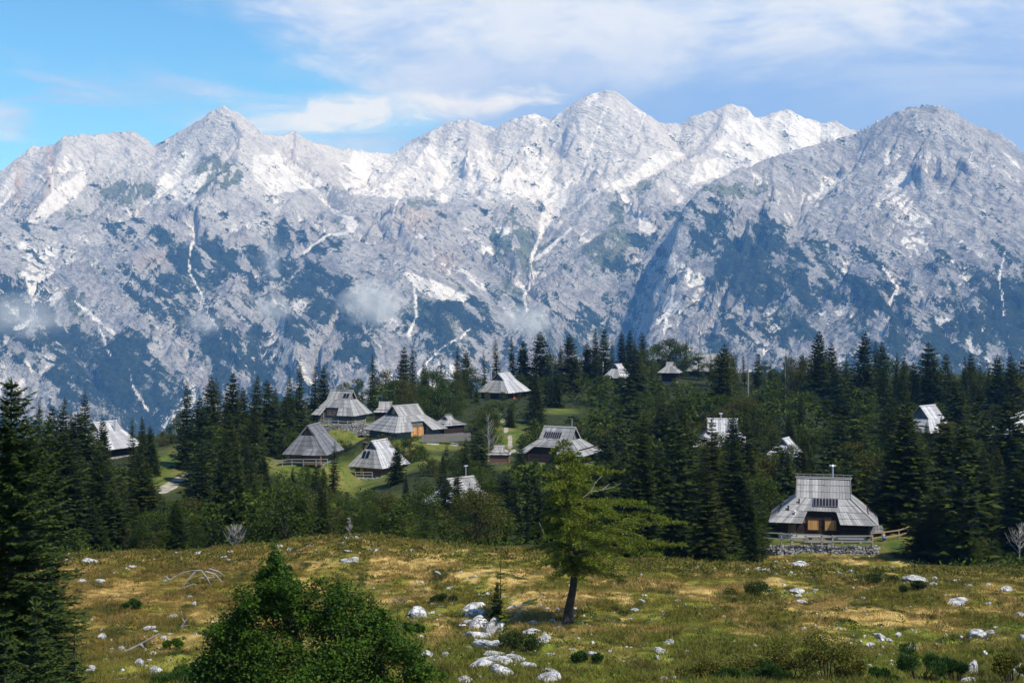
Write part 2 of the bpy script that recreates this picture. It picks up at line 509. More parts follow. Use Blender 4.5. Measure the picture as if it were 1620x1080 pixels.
def grid_at(px, py, G):
    ix = np.clip(np.interp(px, gx_, np.arange(len(gx_))), 0, len(gx_) - 1.001)
    iy = np.clip(np.interp(py, gy_, np.arange(len(gy_))), 0, len(gy_) - 1.001)
    a = ix.astype(int); b = iy.astype(int); u = ix - a; v = iy - b
    return (G[b, a] * (1 - u) + G[b, a + 1] * u) * (1 - v) + (G[b + 1, a] * (1 - u) + G[b + 1, a + 1] * u) * v
dens = grid_at(PXM, PYM, GR)
# patches drawn out along the fall lines
q = PXM * 0.8 + PYM * 0.6; r_ = -PXM * 0.6 + PYM * 0.8
st1 = fbm(r_ / 17, q / 78, 6, 61, 0.68)
st2 = fbm(PXM / 30, PYM / 44, 6, 67, 0.68)
ridgy = np.clip((Hm - smin(Hm, Hm, 1)) , 0, 1)
gl = GG - GG.mean()
for cx_, cy_, rx_, ry_, an_, am_ in ((20, 480, 40, 60, 0, .5), (130, 560, 110, 34, .5, .5), (210, 640, 130, 40, .7, .5), (255, 470, 36, 24, .5, .4), (290, 400, 46, 18, .3, .35), (352, 395, 24, 30, 0, .35), (250, 378, 30, 14, .6, .3), (480, 432, 60, 24, .3, .35), (532, 470, 30, 40, 0, .4),
   (742, 495, 62, 30, .2, .55), (310, 525, 36, 66, -.5, .4), (385, 550, 50, 34, 0, .4), (578, 530, 40, 40, 0, .5), (1130, 350, 22, 46, -.6, .4), (1190, 392, 30, 28, 0, .35), (1150, 412, 36, 50, -.4, .3), (1215, 470, 36, 62, -.5, .45), (1265, 525, 42, 28, 0, .4),
   (1372, 400, 28, 20, 0, .25), (1340, 450, 60, 22, .6, .4), (1402, 478, 62, 26, .6, .35), (1500, 420, 40, 18, .3, .3), (1592, 470, 60, 50, 0, .5), (1560, 525, 60, 26, 0, .4), (925, 520, 60, 22, -.5, .3), (430, 520, 40, 60, .3, .3),
   (620, 415, 95, 55, .3, -.5), (620, 545, 26, 50, 0, -.4), (150, 430, 70, 50, .5, -.4), (640, 350, 90, 30, 0, -.4), (420, 470, 26, 36, 0, -.3), (1080, 500, 70, 60, 0, -.1), (1430, 330, 200, 60, 0, -.3), (60, 620, 50, 24, .5, -.4), (270, 560, 26, 40, .2, -.4), (880, 430, 60, 60, 0, -.2), (700, 400, 60, 30, .5, -.3), (1300, 560, 40, 24, 0, -.3)):
    _c, _s = math.cos(an_), math.sin(an_)
    _u = ((PXM - cx_) * _c + (PYM - cy_) * _s) / rx_; _v = (-(PXM - cx_) * _s + (PYM - cy_) * _c) / ry_
    dens = dens + (0.55 if am_ > 0 else 0.8) * am_ * np.exp(-(_u * _u + _v * _v) ** 1.5)
nz = st1 * 0.74 + st2 * 0.58 + 0.16 * gl
forest = sstep(-0.26, 0.26, (dens - 0.565 + 0.09 * sstep(500, 430, PYM) * sstep(300, 360, PYM)) * 0.85 + nz * 1.2 - 0.16 * np.clip(slope_m - 0.75, -1, 1))
# green alpine turf
def blob(cx_, cy_, rx, ry, ang=0.0):
    c, s_ = math.cos(ang), math.sin(ang)
    u = ((PXM - cx_) * c + (PYM - cy_) * s_) / rx; v = (-(PXM - cx_) * s_ + (PYM - cy_) * c) / ry
    return np.exp(-(u * u + v * v))
turf = sum(a * blob(*b) for a, b in (
    (1.0, (815, 400, 60, 75)), (.9, (960, 390, 70, 45, -.7)), (1.0, (205, 300, 45, 18)), (.9, (330, 262, 30, 26)), (.8, (660, 318, 45, 16)),
    (.8, (1180, 300, 90, 28)), (.9, (690, 505, 80, 45, .4)), (.6, (130, 340, 120, 30, -.3)), (.8, (350, 285, 60, 22, -.5)), (.7, (1010, 300, 60, 20, -.6)),
    (.8, (120, 480, 26, 55, -.3)), (.5, (1120, 440, 90, 60)), (.5, (900, 520, 120, 40)), (.6, (980, 560, 120, 50)), (.6, (530, 350, 120, 20)), (.5, (1480, 190, 100, 20))))
turf = sstep(0.30, 0.62, turf * 0.8 + 0.42 * st2 + 0.3 * st1 + 0.10 * gl)
turf = turf * sstep(2.0, 1.2, slope_m)
# pale scree
def poly_mask(pts, soft=5.0):
    n = len(pts); inside = np.zeros(PXM.shape, bool); dmin = np.full(PXM.shape, 1e9)
    qx = PXM + 7 * st2 ; qy = PYM + 7 * st1
    x0, x1 = min(p[0] for p in pts) - 30, max(p[0] for p in pts) + 30
    y0, y1 = min(p[1] for p in pts) - 30, max(p[1] for p in pts) + 30
    m = (PXM > x0) & (PXM < x1) & (PYM > y0) & (PYM < y1)
    X_, Y_ = qx[m], qy[m]
    ins = np.zeros(X_.shape, bool); dm = np.full(X_.shape, 1e9)
    for i in range(n):
        ax, ay = pts[i]; bx, by = pts[(i + 1) % n]
        c = ((ay > Y_) != (by > Y_)) & (X_ < (bx - ax) * (Y_ - ay) / (by - ay + 1e-9) + ax)
        ins ^= c
        t = np.clip(((X_ - ax) * (bx - ax) + (Y_ - ay) * (by - ay)) / ((bx - ax) ** 2 + (by - ay) ** 2 + 1e-9), 0, 1)
        dm = np.minimum(dm, np.hypot(X_ - ax - t * (bx - ax), Y_ - ay - t * (by - ay)))
    out = np.zeros(PXM.shape)
    out[m] = sstep(-soft, soft, np.where(ins, dm, -dm))
    return out
def line_mask(pts, w):
    x0, x1 = min(p[0] for p in pts) - 30, max(p[0] for p in pts) + 30
    y0, y1 = min(p[1] for p in pts) - 30, max(p[1] for p in pts) + 30
    m = (PXM > x0) & (PXM < x1) & (PYM > y0) & (PYM < y1)
    X_, Y_ = (PXM + 8 * st2)[m], (PYM + 5 * st1)[m]
    dm = np.full(X_.shape, 1e9)
    for (ax, ay), (bx, by) in zip(pts[:-1], pts[1:]):
        t = np.clip(((X_ - ax) * (bx - ax) + (Y_ - ay) * (by - ay)) / ((bx - ax) ** 2 + (by - ay) ** 2 + 1e-9), 0, 1)
        dm = np.minimum(dm, np.hypot(X_ - ax - t * (bx - ax), Y_ - ay - t * (by - ay)))
    out = np.zeros(PXM.shape); out[m] = sstep(w * 0.95, w * 0.25, dm * (1 + 0.7 * st2[m]) + 0.9 * st1[m]) * 0.8
    return out
scree = np.zeros(PXM.shape)
for pg in ([(30, 355), (58, 332), (92, 296), (134, 272), (139, 290), (110, 320), (62, 350)],
           [(250, 292), (262, 270), (290, 284), (336, 268), (312, 308), (294, 326), (274, 316)],
           [(400, 247), (442, 246), (505, 284), (512, 292), (470, 300), (430, 308), (405, 285)],
           [(968, 290), (1012, 268), (1040, 240), (1082, 244), (1045, 268), (995, 296)],
           [(1200, 186), (1222, 200), (1240, 215), (1205, 252), (1120, 284), (1085, 296), (1100, 262), (1160, 240), (1190, 220)],
           [(1225, 184), (1300, 200), (1330, 205), (1280, 222), (1222, 232)],
           [(905, 283), (896, 320), (872, 362), (856, 352), (862, 322), (884, 300)],
           [(1008, 340), (1040, 362), (1030, 372), (1014, 362)],
           [(540, 258), (600, 262), (700, 250), (760, 262), (860, 280), (880, 300), (820, 310), (760, 300), (660, 290), (600, 290)],
           [(620, 242), (660, 225), (700, 235), (690, 262), (640, 270)],
           [(800, 270), (840, 255), (870, 280), (890, 296), (860, 308), (820, 300)],
           [(540, 350), (556, 342), (568, 356), (556, 366)],
           [(785, 360), (806, 360), (806, 370), (786, 370)],
           [(640, 432), (700, 446), (742, 474), (700, 478), (672, 464)]):
    scree = np.maximum(scree, poly_mask(pg))
for ln, w in (([(858, 355), (850, 385), (838, 412), (845, 430), (830, 470), (835, 490)], 4.0), ([(905, 360), (880, 385), (845, 410)], 4.5),
              ([(302, 385), (300, 430), (318, 462), (330, 500), (345, 520)], 4.0), ([(118, 478), (150, 505), (182, 528)], 4.5), ([(155, 515), (165, 540), (176, 562)], 3),
              ([(205, 590), (215, 620), (235, 650)], 4), ([(255, 655), (270, 672)], 3), ([(748, 520), (720, 538), (690, 560), (660, 590)], 3.0),
              ([(1066, 450), (1058, 490), (1050, 530)], 2.5), ([(480, 400), (520, 372), (560, 366)], 4), ([(1590, 400), (1580, 440), (1590, 500)], 2.5),
              ([(1395, 420), (1420, 455), (1405, 480)], 4), ([(580, 290), (640, 300), (620, 330)], 3), ([(505, 310), (530, 335), (560, 352)], 3.5),
              ([(40, 430), (48, 470), (60, 500)], 3), ([(655, 450), (660, 500), (645, 530)], 4), ([(960, 170), (935, 230), (915, 290)], 3),
              ([(1040, 130), (1010, 210)], 2), ([(80, 260), (86, 310), (70, 350)], 3)):
    scree = np.maximum(scree, line_mask(ln, w))
bandb = np.exp(-((PYM - 275) / 42) ** 2) * sstep(500, 600, PXM) * sstep(910, 840, PXM) + np.exp(-((PYM - 225) / 45) ** 2) * sstep(1080, 1180, PXM) * sstep(1350, 1300, PXM) * (MY > 6100)
scree = np.maximum(scree, sstep(0.22, 0.62, bandb * 0.95 + 0.5 * st2 + 0.2 * st1) * sstep(1.6, 1.0, slope_m))
loose = sstep(0.85, 0.5, slope_m) * sstep(330, 250, PYM) * sstep(-0.1, 0.25, st2)
scree = np.maximum(scree, 0.8 * loose)
chutes = sstep(0.35, 0.75, -gl * 0.9 + 0.6 * st1 + 0.2) * sstep(0.5, 0.8, slope_m) * sstep(215, 260, PYM) * 0.62
scree = np.maximum(scree, chutes)
forest *= (1 - scree); turf *= (1 - scree)
warm = sum(a * blob(*b) for a, b in ((1, (28, 290, 8, 30)), (1, (78, 262, 7, 45)), (.7, (65, 330, 25, 14, -.6)), (.6, (660, 345, 30, 20)), (.6, (1245, 190, 20, 14)), (.5, (245, 410, 30, 12)), (.6, (1410, 460, 14, 25)), (.5, (705, 415, 20, 20))))
warm = np.clip(warm, 0, 1)

idx = np.arange(NU * ND).reshape(ND, NU)
faces = np.stack([idx[:-1, :-1], idx[:-1, 1:], idx[1:, 1:], idx[1:, :-1]], -1).reshape(-1, 4)
mm, T = new_mat('limestone_range')
at = T.n('ShaderNodeAttribute', attribute_name='cover')
sep = T.n('ShaderNodeSeparateColor'); T.link(at.outputs['Color'], sep.inputs[0])
geo = T.n('ShaderNodeNewGeometry'); pos = geo.outputs['Position']
at2 = T.n('ShaderNodeAttribute', attribute_name='warmth')
na = T.noise(pos, 0.016, 8, 0.68); nb = T.noise(pos, 0.0045, 6, 0.6); nc = T.noise(pos, 0.06, 4, 0.65)
# bedding and cracks, slanting
px_, py_, pz_ = T.n('ShaderNodeSeparateXYZ', i_0=pos).outputs
along = T.math('SUBTRACT', T.math('MULTIPLY', px_, 0.80), T.math('MULTIPLY', pz_, 0.60))
across = T.math('ADD', T.math('MULTIPLY', px_, 0.60), T.math('MULTIPLY', pz_, 0.80))
sv_ = T.n('ShaderNodeCombineXYZ', i_0=T.math('MULTIPLY', along, 0.15), i_1=T.math('MULTIPLY', py_, 0.5), i_2=across)
nd_ = T.noise(sv_.outputs[0], 0.012, 7, 0.68, dist=0.8)
nf = T.noise(pos, 0.14, 3, 0.6)
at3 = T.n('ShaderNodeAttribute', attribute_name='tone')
rock = T.mix(T.step(na, 0.36, 0.62), (0.26, 0.26, 0.275), (0.56, 0.55, 0.54))
rock = T.mix(T.step(nd_, 0.42, 0.66), rock, (0.68, 0.665, 0.645))
rock = T.mix(T.math('MULTIPLY', T.step(nd_, 0.50, 0.40), 0.0), rock, (0.1, 0.1, 0.1))
rock = T.mix(T.math('MULTIPLY', T.step(nb, 0.45, 0.7), 0.55), rock, (0.46, 0.44, 0.42))
rock = T.mix(T.math('MULTIPLY', T.step(nc, 0.51, 0.63), 0.65), rock, (0.10, 0.105, 0.115))
rock = T.mix(T.math('MULTIPLY', T.step(nf, 0.53, 0.64), 0.6), rock, (0.12, 0.125, 0.13))
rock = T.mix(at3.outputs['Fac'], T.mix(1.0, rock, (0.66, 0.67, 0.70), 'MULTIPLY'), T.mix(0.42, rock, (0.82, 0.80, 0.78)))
rock = T.mix(T.math('MULTIPLY', at2.outputs['Fac'], 0.6), rock, (0.55, 0.36, 0.24))
scr = T.mix(T.step(na, 0.3, 0.7), (0.74, 0.725, 0.71), (0.90, 0.885, 0.87))
trf = T.mix(T.step(na, 0.35, 0.65), (0.055, 0.085, 0.03), (0.14, 0.16, 0.08))
fst = T.mix(T.step(nc, 0.35, 0.65), (0.008, 0.017, 0.009), (0.030, 0.045, 0.018))
fst = T.mix(T.math('MULTIPLY', T.step(nf, 0.52, 0.66), 0.6), fst, (0.055, 0.07, 0.035))
jit = T.math('MULTIPLY', T.math('SUBTRACT', na, 0.5), 1.3)
jit2 = T.math('MULTIPLY', T.math('ADD', T.math('SUBTRACT', nc, 0.5), T.math('ADD', T.math('MULTIPLY', T.math('SUBTRACT', nf, 0.5), 1.3), T.math('MULTIPLY', T.math('SUBTRACT', nd_, 0.5), 2.0))), 1.1)
j = T.math('ADD', jit, jit2)
c = T.mix(T.step(T.math('ADD', sep.outputs[2], T.math('MULTIPLY', j, 0.6)), 0.26, 0.55), rock, scr)
c = T.mix(T.math('MULTIPLY', T.step(T.math('ADD', sep.outputs[1], j), 0.38, 0.75), 0.85), c, trf)
c = T.mix(T.math('MULTIPLY', T.step(T.math('ADD', sep.outputs[0], j), 0.26, 0.46), 0.6), c, trf)
fm = T.step(T.math('ADD', sep.outputs[0], T.math('MULTIPLY', j, 1.25)), 0.44, 0.60)
c = T.mix(fm, c, fst)
hb = T.math('ADD', T.math('MULTIPLY', na, 0.7), T.math('MULTIPLY', nd_, 0.9))
finish(T, c, 0.95, bump(T, hb, 1.0, 60.0), 0.1)
verts = np.stack([MX, MY, Hm], -1).reshape(-1, 3)
me = mesh_np('mountains', verts, faces, mm, smooth=True)
ca = me.color_attributes.new('cover', 'FLOAT_COLOR', 'POINT')
cc = np.stack([forest, turf, scree, np.ones_like(forest)], -1).reshape(-1, 4).astype(np.float32)
ca.data.foreach_set('color', cc.ravel())
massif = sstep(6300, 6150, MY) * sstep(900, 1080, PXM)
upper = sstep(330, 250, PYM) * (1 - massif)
tone = np.clip(0.50 - 0.28 * sstep(330, 430, PYM) + 0.50 * upper + 0.25 * np.exp(-((PXM - 1150) / 250) ** 2) * upper - 0.16 * massif - 0.10 * sstep(560, 250, PXM) * upper, 0, 1)  # lower slopes darkened in colour to stand in for haze
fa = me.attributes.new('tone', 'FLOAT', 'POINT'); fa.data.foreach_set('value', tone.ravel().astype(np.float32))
fa = me.attributes.new('warmth', 'FLOAT', 'POINT'); fa.data.foreach_set('value', warm.ravel().astype(np.float32))
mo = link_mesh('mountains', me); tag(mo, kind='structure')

# ------------------------------------------------------------------ haze: even air round the camera and the whole scene
hz = MB(); hz.box((0, 4400, 70), (9600, 9300, 2200))
hmat = bpy.data.materials.new('air'); hmat.use_nodes = True
T = NT(hmat.node_tree)
pv = T.n('ShaderNodeVolumePrincipled')
pv.inputs['Color'].default_value = (0.17, 0.45, 1.0, 1)
pv.inputs['Density'].default_value = 7.6e-5
pv.inputs['Anisotropy'].default_value = 0.0
pv.inputs['Absorption Color'].default_value = (1, 1, 1, 1)
o_ = T.n('ShaderNodeOutputMaterial'); T.link(pv.outputs[0], o_.inputs['Volume'])
hazeo = hz.build('haze', hmat); hazeo['kind'] = 'stuff'
# ------------------------------------------------------------------ the ground
_gd = [0, 20, 45, 60, 80, 100, 120, 135, 150, 180, 220, 260, 300, 340, 380, 450, 600, 900, 1500, 3000]
_gp = [-600, 0, 270, 400, 550, 680, 800, 1000, 1200, 1450, 1620, 2300]
_near = [-1.8, -8, -13.3, -16.3, -19.2, -21.5]
_gz = np.array([
 _near + [-23.3, -25.5, -28.5, -31.5, -31.0, -31.0, -33.5, -42, -56, -90, -200, -350, -560, -900],
 _near + [-23.2, -25.5, -28.5, -31.5, -30.6, -30.4, -34.5, -44, -58, -90, -200, -350, -560, -900],
 _near + [-23.0, -25.5, -28.8, -31.0, -30.2, -29.4, -32.0, -42, -56, -90, -200, -350, -560, -900],
 _near + [-22.4, -25.0, -29.0, -31.5, -31.0, -30.6, -31.0, -36, -50, -90, -200, -350, -560, -900],
 _near + [-21.5, -24.6, -29.4, -33.5, -35.6, -34.0, -31.3, -30.0, -36, -70, -180, -350, -560, -900],
 _near + [-22.2, -24.8, -29.0, -32.0, -32.0, -31.0, -29.8, -29.6, -31, -50, -150, -350, -560, -900],
 _near + [-22.7, -24.8, -28.5, -31.0, -31.0, -31.0, -30.3, -29.8, -29.6, -33, -100, -320, -560, -900],
 _near + [-23.6, -25.6, -28.0, -30.5, -31.5, -31.5, -30.5, -29.6, -28.6, -28, -60, -260, -560, -900],
 _near + [-24.0, -26.4, -27.8, -29.0, -30.5, -31.0, -30.5, -30.0, -29.0, -28, -50, -220, -560, -900],
 _near + [-24.2, -26.5, -27.8, -29.0, -30.5, -31.0, -31.0, -31.0, -30.0, -29, -50, -220, -560, -900],
 _near + [-24.6, -26.2, -27.8, -29.5, -31.0, -31.5, -31.5, -31.0, -30.5, -30, -50, -220, -560, -900],
 _near + [-24.6, -26.2, -27.8, -29.5, -31.0, -31.5, -31.5, -31.0, -30.5, -30, -50, -220, -560, -900]])
_gd = np.array(_gd, float); _gp = np.array(_gp, float)
def _smooth_interp(v, xs):
    i = np.clip(np.searchsorted(xs, v, side='right') - 1, 0, len(xs) - 2)
    t = np.clip((v - xs[i]) / (xs[i + 1] - xs[i]), 0, 1)
    return i, t
def base_z(x, y):
    y = np.maximum(y, 0.5)
    px = x / y * F + CX
    i, u = _smooth_interp(px, _gp); j, v = _smooth_interp(y, _gd)
    u = u * u * (3 - 2 * u)
    # Catmull-Rom in depth
    def row(ii):
        jm = np.maximum(j - 1, 0); jp = np.minimum(j + 2, len(_gd) - 1)
        p0, p1, p2, p3 = _gz[ii, jm], _gz[ii, j], _gz[ii, j + 1], _gz[ii, jp]
        h = _gd[j + 1] - _gd[j]
        m1 = (p2 - p0) / np.maximum(_gd[j + 1] - _gd[jm], 1e-6) * h
        m2 = (p3 - p1) / np.maximum(_gd[jp] - _gd[j], 1e-6) * h
        v2, v3 = v * v, v * v * v
        return (2 * v3 - 3 * v2 + 1) * p1 + (v3 - 2 * v2 + v) * m1 + (-2 * v3 + 3 * v2) * p2 + (v3 - v2) * m2
    return row(i) * (1 - u) + row(i + 1) * u
# level pads under the huts: (px, base row, D, radius)
PADS = [(1303, 844.5, 152, 10, 7.75, 1), (545, 667, 300, 7.6, 6.4, 1), (494, 730, 249, 5.2, 5.0, 0), (640, 691, 276, 8, 8, 0), (598, 750, 259, 8.5, 8.4, 1), (708, 688, 290, 5.5, 5.5, 0), (608, 668, 312, 5, 5, 0),
        (795, 630, 372, 8, 8, 0), (888, 731, 245, 8, 8, 0), (722, 817, 190, 6, 6, 0)]
_pads = []
for a, b, c, rx, ry, sh in PADS:
    p = P(a, b, c)
    _pads.append((p.x, p.y, p.z, rx, ry, sh))
# terraces of the retaining walls: ground in front of the wall is lower
def ground_z(x, y, fine=True):
    x = np.asarray(x, float); y = np.asarray(y, float)
    z = base_z(x, y)
    flat = np.zeros(z.shape)
    for a, b, zp, rx, ry, sh in _pads:
        q = np.hypot((x - a) / rx, (y - b) / ry)
        w = sstep(1.10, 0.98, q) if sh else sstep(1.75, 0.75, q)
        z = z + w * (zp - z); flat = np.maximum(flat, w)
    if fine:
        k = (1 - flat) * sstep(600, 200, y)
        z = z + k * (0.55 * fbm(x / 9.0, y / 11.0, 3, 101) + 0.26 * np.maximum(gnoise(x / 2.6, y / 3.4, 107), -0.1) + 0.16 * gnoise(x / 1.1, y / 1.3, 109) * sstep(200, 120, y))
        z = z + 6 * fbm(x / 120, y / 120, 3, 103) * sstep(420, 900, y)
    return z
def gz(x, y):
    return float(ground_z(np.array([x]), np.array([y]))[0])
_rayD = np.concatenate([np.arange(30, 200, 0.4), np.arange(200, 520, 1.0)])
def hit(px, py, dmin=30):
    """where the sight line through a pixel meets the ground"""
    X = (px - CX) / F * _rayD; Z = (HY - py) / F * _rayD
    g = ground_z(X, _rayD)
    k = np.nonzero((Z <= g) & (_rayD >= dmin))[0]
    D = _rayD[k[0]] if len(k) else 250.0
    return Vector(((px - CX) / F * D, D, gz((px - CX) / F * D, D)))
# soils: vertex masks for lawn, trodden path, forest floor
gcol = np.linspace(-560, 2180, 450)
grow = np.concatenate([np.geomspace(2.0, 44, 14)[:-1], np.linspace(44, 150, 280), np.linspace(150.6, 460, 150)[1:], np.geomspace(470, 3000, 40)])
GU, GD = np.meshgrid((gcol - CX) / F, grow)
GX = GU * GD; GY = GD
GZ = ground_z(GX, GY)
GPX = GU * F + CX; GPY = HY - GZ / GD * F
mead_edge = np.interp(gcol, [-560, 0, 400, 560, 700, 850, 1000, 1150, 1210, 1400, 1450, 1620, 2180], [122, 122, 123, 124, 123, 122, 122, 122, 142, 142, 126, 124, 124])
meadow = sstep(8, -4, GY - mead_edge[None, :] - 5 * fbm(GX / 8, GY / 8, 3, 111))
def gblob(px, py, D, rx, ry):
    c = P(px, py, D)
    return np.exp(-(((GX - c.x) / rx) ** 2 + ((GY - c.y) / ry) ** 2) ** 2)
lawn = np.zeros(GX.shape)
for b in ((270, 735, 232, 7, 34), (500, 735, 246, 17, 12), (560, 740, 258, 14, 12), (545, 672, 292, 14, 9), (600, 755, 250, 10, 9), (640, 760, 252, 10, 7), (440, 735, 246, 6, 8),
          (655, 700, 268, 10, 6), (805, 680, 285, 5, 30), (885, 655, 335, 5, 8), (1303, 852, 152, 11, 8), (1395, 850, 152, 8, 7), (885, 740, 240, 10, 6), (690, 820, 186, 6, 6), (590, 790, 215, 5, 14)):
    lawn = np.maximum(lawn, gblob(*b))
lawn = lawn * (1 - meadow)
path = np.zeros(GX.shape)
def seg_path(pts, w):
    global path
    ww = [hit(*p, 150) for p in pts]
    for a, b in zip(ww[:-1], ww[1:]):
        vx, vy = b.x - a.x, b.y - a.y
        t = np.clip(((GX - a.x) * vx + (GY - a.y) * vy) / (vx * vx + vy * vy + 1e-9), 0, 1)
        d = np.hypot(GX - a.x - t * vx, GY - a.y - t * vy) + 0.5 * gnoise(GX / 3.5, GY / 7.0, 131)
        path = np.maximum(path, sstep(w * 1.25, w * 0.6, d))
seg_path([(255, 778), (276, 765), (300, 750), (325, 736), (345, 722)], 1.1)
seg_path([(792, 655), (797, 670), (803, 685), (808, 700), (812, 715)], 0.45)
seg_path([(655, 697), (690, 702), (720, 705)], .7)
gm, T = new_mat('ground_cover')
def grass_color(T, tip=False):
    """colour of the sward by place: straw, olive, moss mounds, fresh green, rust"""
    g = T.n('ShaderNodeNewGeometry'); pos = g.outputs['Position']
    mp = T.n('ShaderNodeMapping'); mp.inputs['Scale'].default_value = (1.0, 0.55, 0.0); T.link(pos, mp.inputs[0])
    v = mp.outputs[0]
    a = T.noise(v, 0.16, 6, 0.68, dist=0.6); b = T.noise(v, 0.42, 5, 0.62); c = T.noise(v, 1.9, 4, 0.6); d = T.noise(v, 0.045, 2, 0.5)
    sp = T.n('ShaderNodeSeparateXYZ'); T.link(pos, sp.inputs[0])
    straw = T.mix(T.step(c, 0.3, 0.7), (0.56, 0.40, 0.14), (0.38, 0.26, 0.08))
    olive = T.mix(T.step(c, 0.35, 0.7), (0.215, 0.19, 0.028), (0.13, 0.135, 0.02))
    moss = T.mix(T.step(c, 0.4, 0.7), (0.045, 0.056, 0.011), (0.10, 0.095, 0.018))
    fresh = T.mix(T.step(c, 0.35, 0.65), (0.20, 0.225, 0.03), (0.13, 0.17, 0.02))
    rust = T.mix(T.step(c, 0.35, 0.65), (0.30, 0.165, 0.045), (0.20, 0.13, 0.035))
    col = T.mix(T.step(a, 0.46, 0.56), olive, straw)
    near = T.math('SUBTRACT', 1.0, T.step(T.math('ADD', sp.outputs[1], T.math('MULTIPLY', T.math('SUBTRACT', a, 0.5), 60.0)), 66.0, 84.0))
    col = T.mix(T.math('MULTIPLY', near, 0.85), col, fresh)
    lf = T.math('SUBTRACT', 1.0, T.step(T.math('ADD', sp.outputs[0], T.math('MULTIPLY', T.math('SUBTRACT', b, 0.5), 22.0)), -24.0, -7.0))
    col = T.mix(T.math('MULTIPLY', T.math('MULTIPLY', lf, T.step(b, 0.3, 0.6)), 0.75), col, rust)
    col = T.mix(T.step(b, 0.545, 0.62), col, moss)
    return col, v, c
col, v, cn = grass_color(T)
at = T.n('ShaderNodeAttribute', attribute_name='soil')
sep = T.n('ShaderNodeSeparateColor'); T.link(at.outputs['Color'], sep.inputs[0])
g_ = T.n('ShaderNodeNewGeometry')
fn = T.noise(g_.outputs['Position'], 0.9, 5, 0.65); fn2 = T.noise(g_.outputs['Position'], 0.25, 4, 0.6)
floor_c = T.mix(T.step(fn, 0.35, 0.65), (0.014, 0.022, 0.008), (0.045, 0.055, 0.018))
lawn_c = T.mix(T.step(fn2, 0.35, 0.62), (0.060, 0.105, 0.014), (0.15, 0.155, 0.035))
lawn_c = T.mix(T.math('MULTIPLY', T.step(fn, 0.5, 0.68), 0.75), lawn_c, (0.040, 0.060, 0.014))
lawn_c = T.mix(T.math('MULTIPLY', T.step(T.noise(g_.outputs['Position'], 0.12, 4, 0.65), 0.52, 0.62), 0.6), lawn_c, (0.20, 0.165, 0.06))
path_c = T.mix(T.step(fn, 0.3, 0.7), (0.22, 0.20, 0.15), (0.44, 0.41, 0.34))
c = T.mix(sep.outputs[2], floor_c, col)
c = T.mix(sep.outputs[0], c, lawn_c)
c = T.mix(T.step(T.math('ADD', sep.outputs[1], T.math('MULTIPLY', T.math('SUBTRACT', fn, 0.5), 0.6)), 0.35, 0.6), c, path_c)
finish(T, c, 0.95, bump(T, cn, 0.6, 0.25), 0.1)
gi = np.arange(GX.size).reshape(GX.shape)
me = mesh_np('ground', np.stack([GX, GY, GZ], -1).reshape(-1, 3), np.stack([gi[:-1, :-1], gi[:-1, 1:], gi[1:, 1:], gi[1:, :-1]], -1).reshape(-1, 4), gm, smooth=True)
ca = me.color_attributes.new('soil', 'FLOAT_COLOR', 'POINT')
ca.data.foreach_set('color', np.stack([lawn, path, meadow, np.ones_like(lawn)], -1).reshape(-1, 4).astype(np.float32).ravel())
tag(link_mesh('ground', me), kind='structure')
# ------------------------------------------------------------------ materials of the hamlet
def wood_mat(name, dark, light, rough=0.7, grain=6.0, island=True, spec=0.35):
    m, T = new_mat(name)
    g = T.n('ShaderNodeNewGeometry')
    tcn = T.n('ShaderNodeTexCoord')
    n_ = T.noise(tcn.outputs['Object'], grain, 5, 0.65)
    f = n_
    if island:
        f = T.math('ADD', T.math('MULTIPLY', g.outputs['Random Per Island'], 0.55), T.math('MULTIPLY', n_, 0.5))
    c = T.mix(T.step(f, 0.2, 0.85), dark, light)
    n2_ = T.noise(tcn.outputs['Object'], 0.6, 4, 0.6)
    c = T.mix(T.math('MULTIPLY', T.step(n2_, 0.5, 0.75), 0.35), c, tuple(x * 0.55 for x in dark))
    finish(T, c, rough, bump(T, n_, 0.3, 0.02), spec)
    return m
M = {}
M['shingle'] = wood_mat('weathered_shingle', (0.19, 0.188, 0.185), (0.39, 0.385, 0.375), 0.55, 5.0, spec=0.45)
M['shingle_pale'] = wood_mat('pale_shingle', (0.30, 0.30, 0.31), (0.56, 0.56, 0.57), 0.5, 5.0, spec=0.45)  # paler copy; also paints in sunlit slopes on some roofs
M['shingle_dark'] = wood_mat('slate_grey_shingle', (0.10, 0.10, 0.108), (0.21, 0.21, 0.222), 0.6, 5.0, spec=0.4)
M['log_dark'] = wood_mat('dark_log', (0.018, 0.011, 0.008), (0.055, 0.032, 0.022), 0.8, 3.0)
M['log_brown'] = wood_mat('brown_log', (0.12, 0.062, 0.030), (0.27, 0.165, 0.10), 0.75, 3.0)
M['log_grey'] = wood_mat('grey_board', (0.10, 0.095, 0.09), (0.22, 0.21, 0.195), 0.75, 3.0)
M['orange'] = wood_mat('fresh_larch_board', (0.46, 0.20, 0.055), (0.66, 0.36, 0.12), 0.6, 3.0)
M['red'] = wood_mat('red_board', (0.42, 0.09, 0.03), (0.58, 0.15, 0.05), 0.6, 3.0)
M['rail'] = wood_mat('grey_rail', (0.17, 0.16, 0.145), (0.33, 0.31, 0.285), 0.75, 4.0)
M['rail_brown'] = wood_mat('brown_rail', (0.20, 0.14, 0.085), (0.34, 0.26, 0.17), 0.75, 4.0)
def plain(name, col, rough=0.6, metal=0.0):
    m, T = new_mat(name); g = T.n('ShaderNodeTexCoord')
    n_ = T.noise(g.outputs['Object'], 3.0, 4, 0.6)
    b = finish(T, T.mix(n_, tuple(x * 0.85 for x in col), tuple(min(1, x * 1.12) for x in col)), rough)
    b.inputs['Metallic'].default_value = metal
    return m
M['plaster'] = plain('lime_wash', (0.72, 0.71, 0.68))
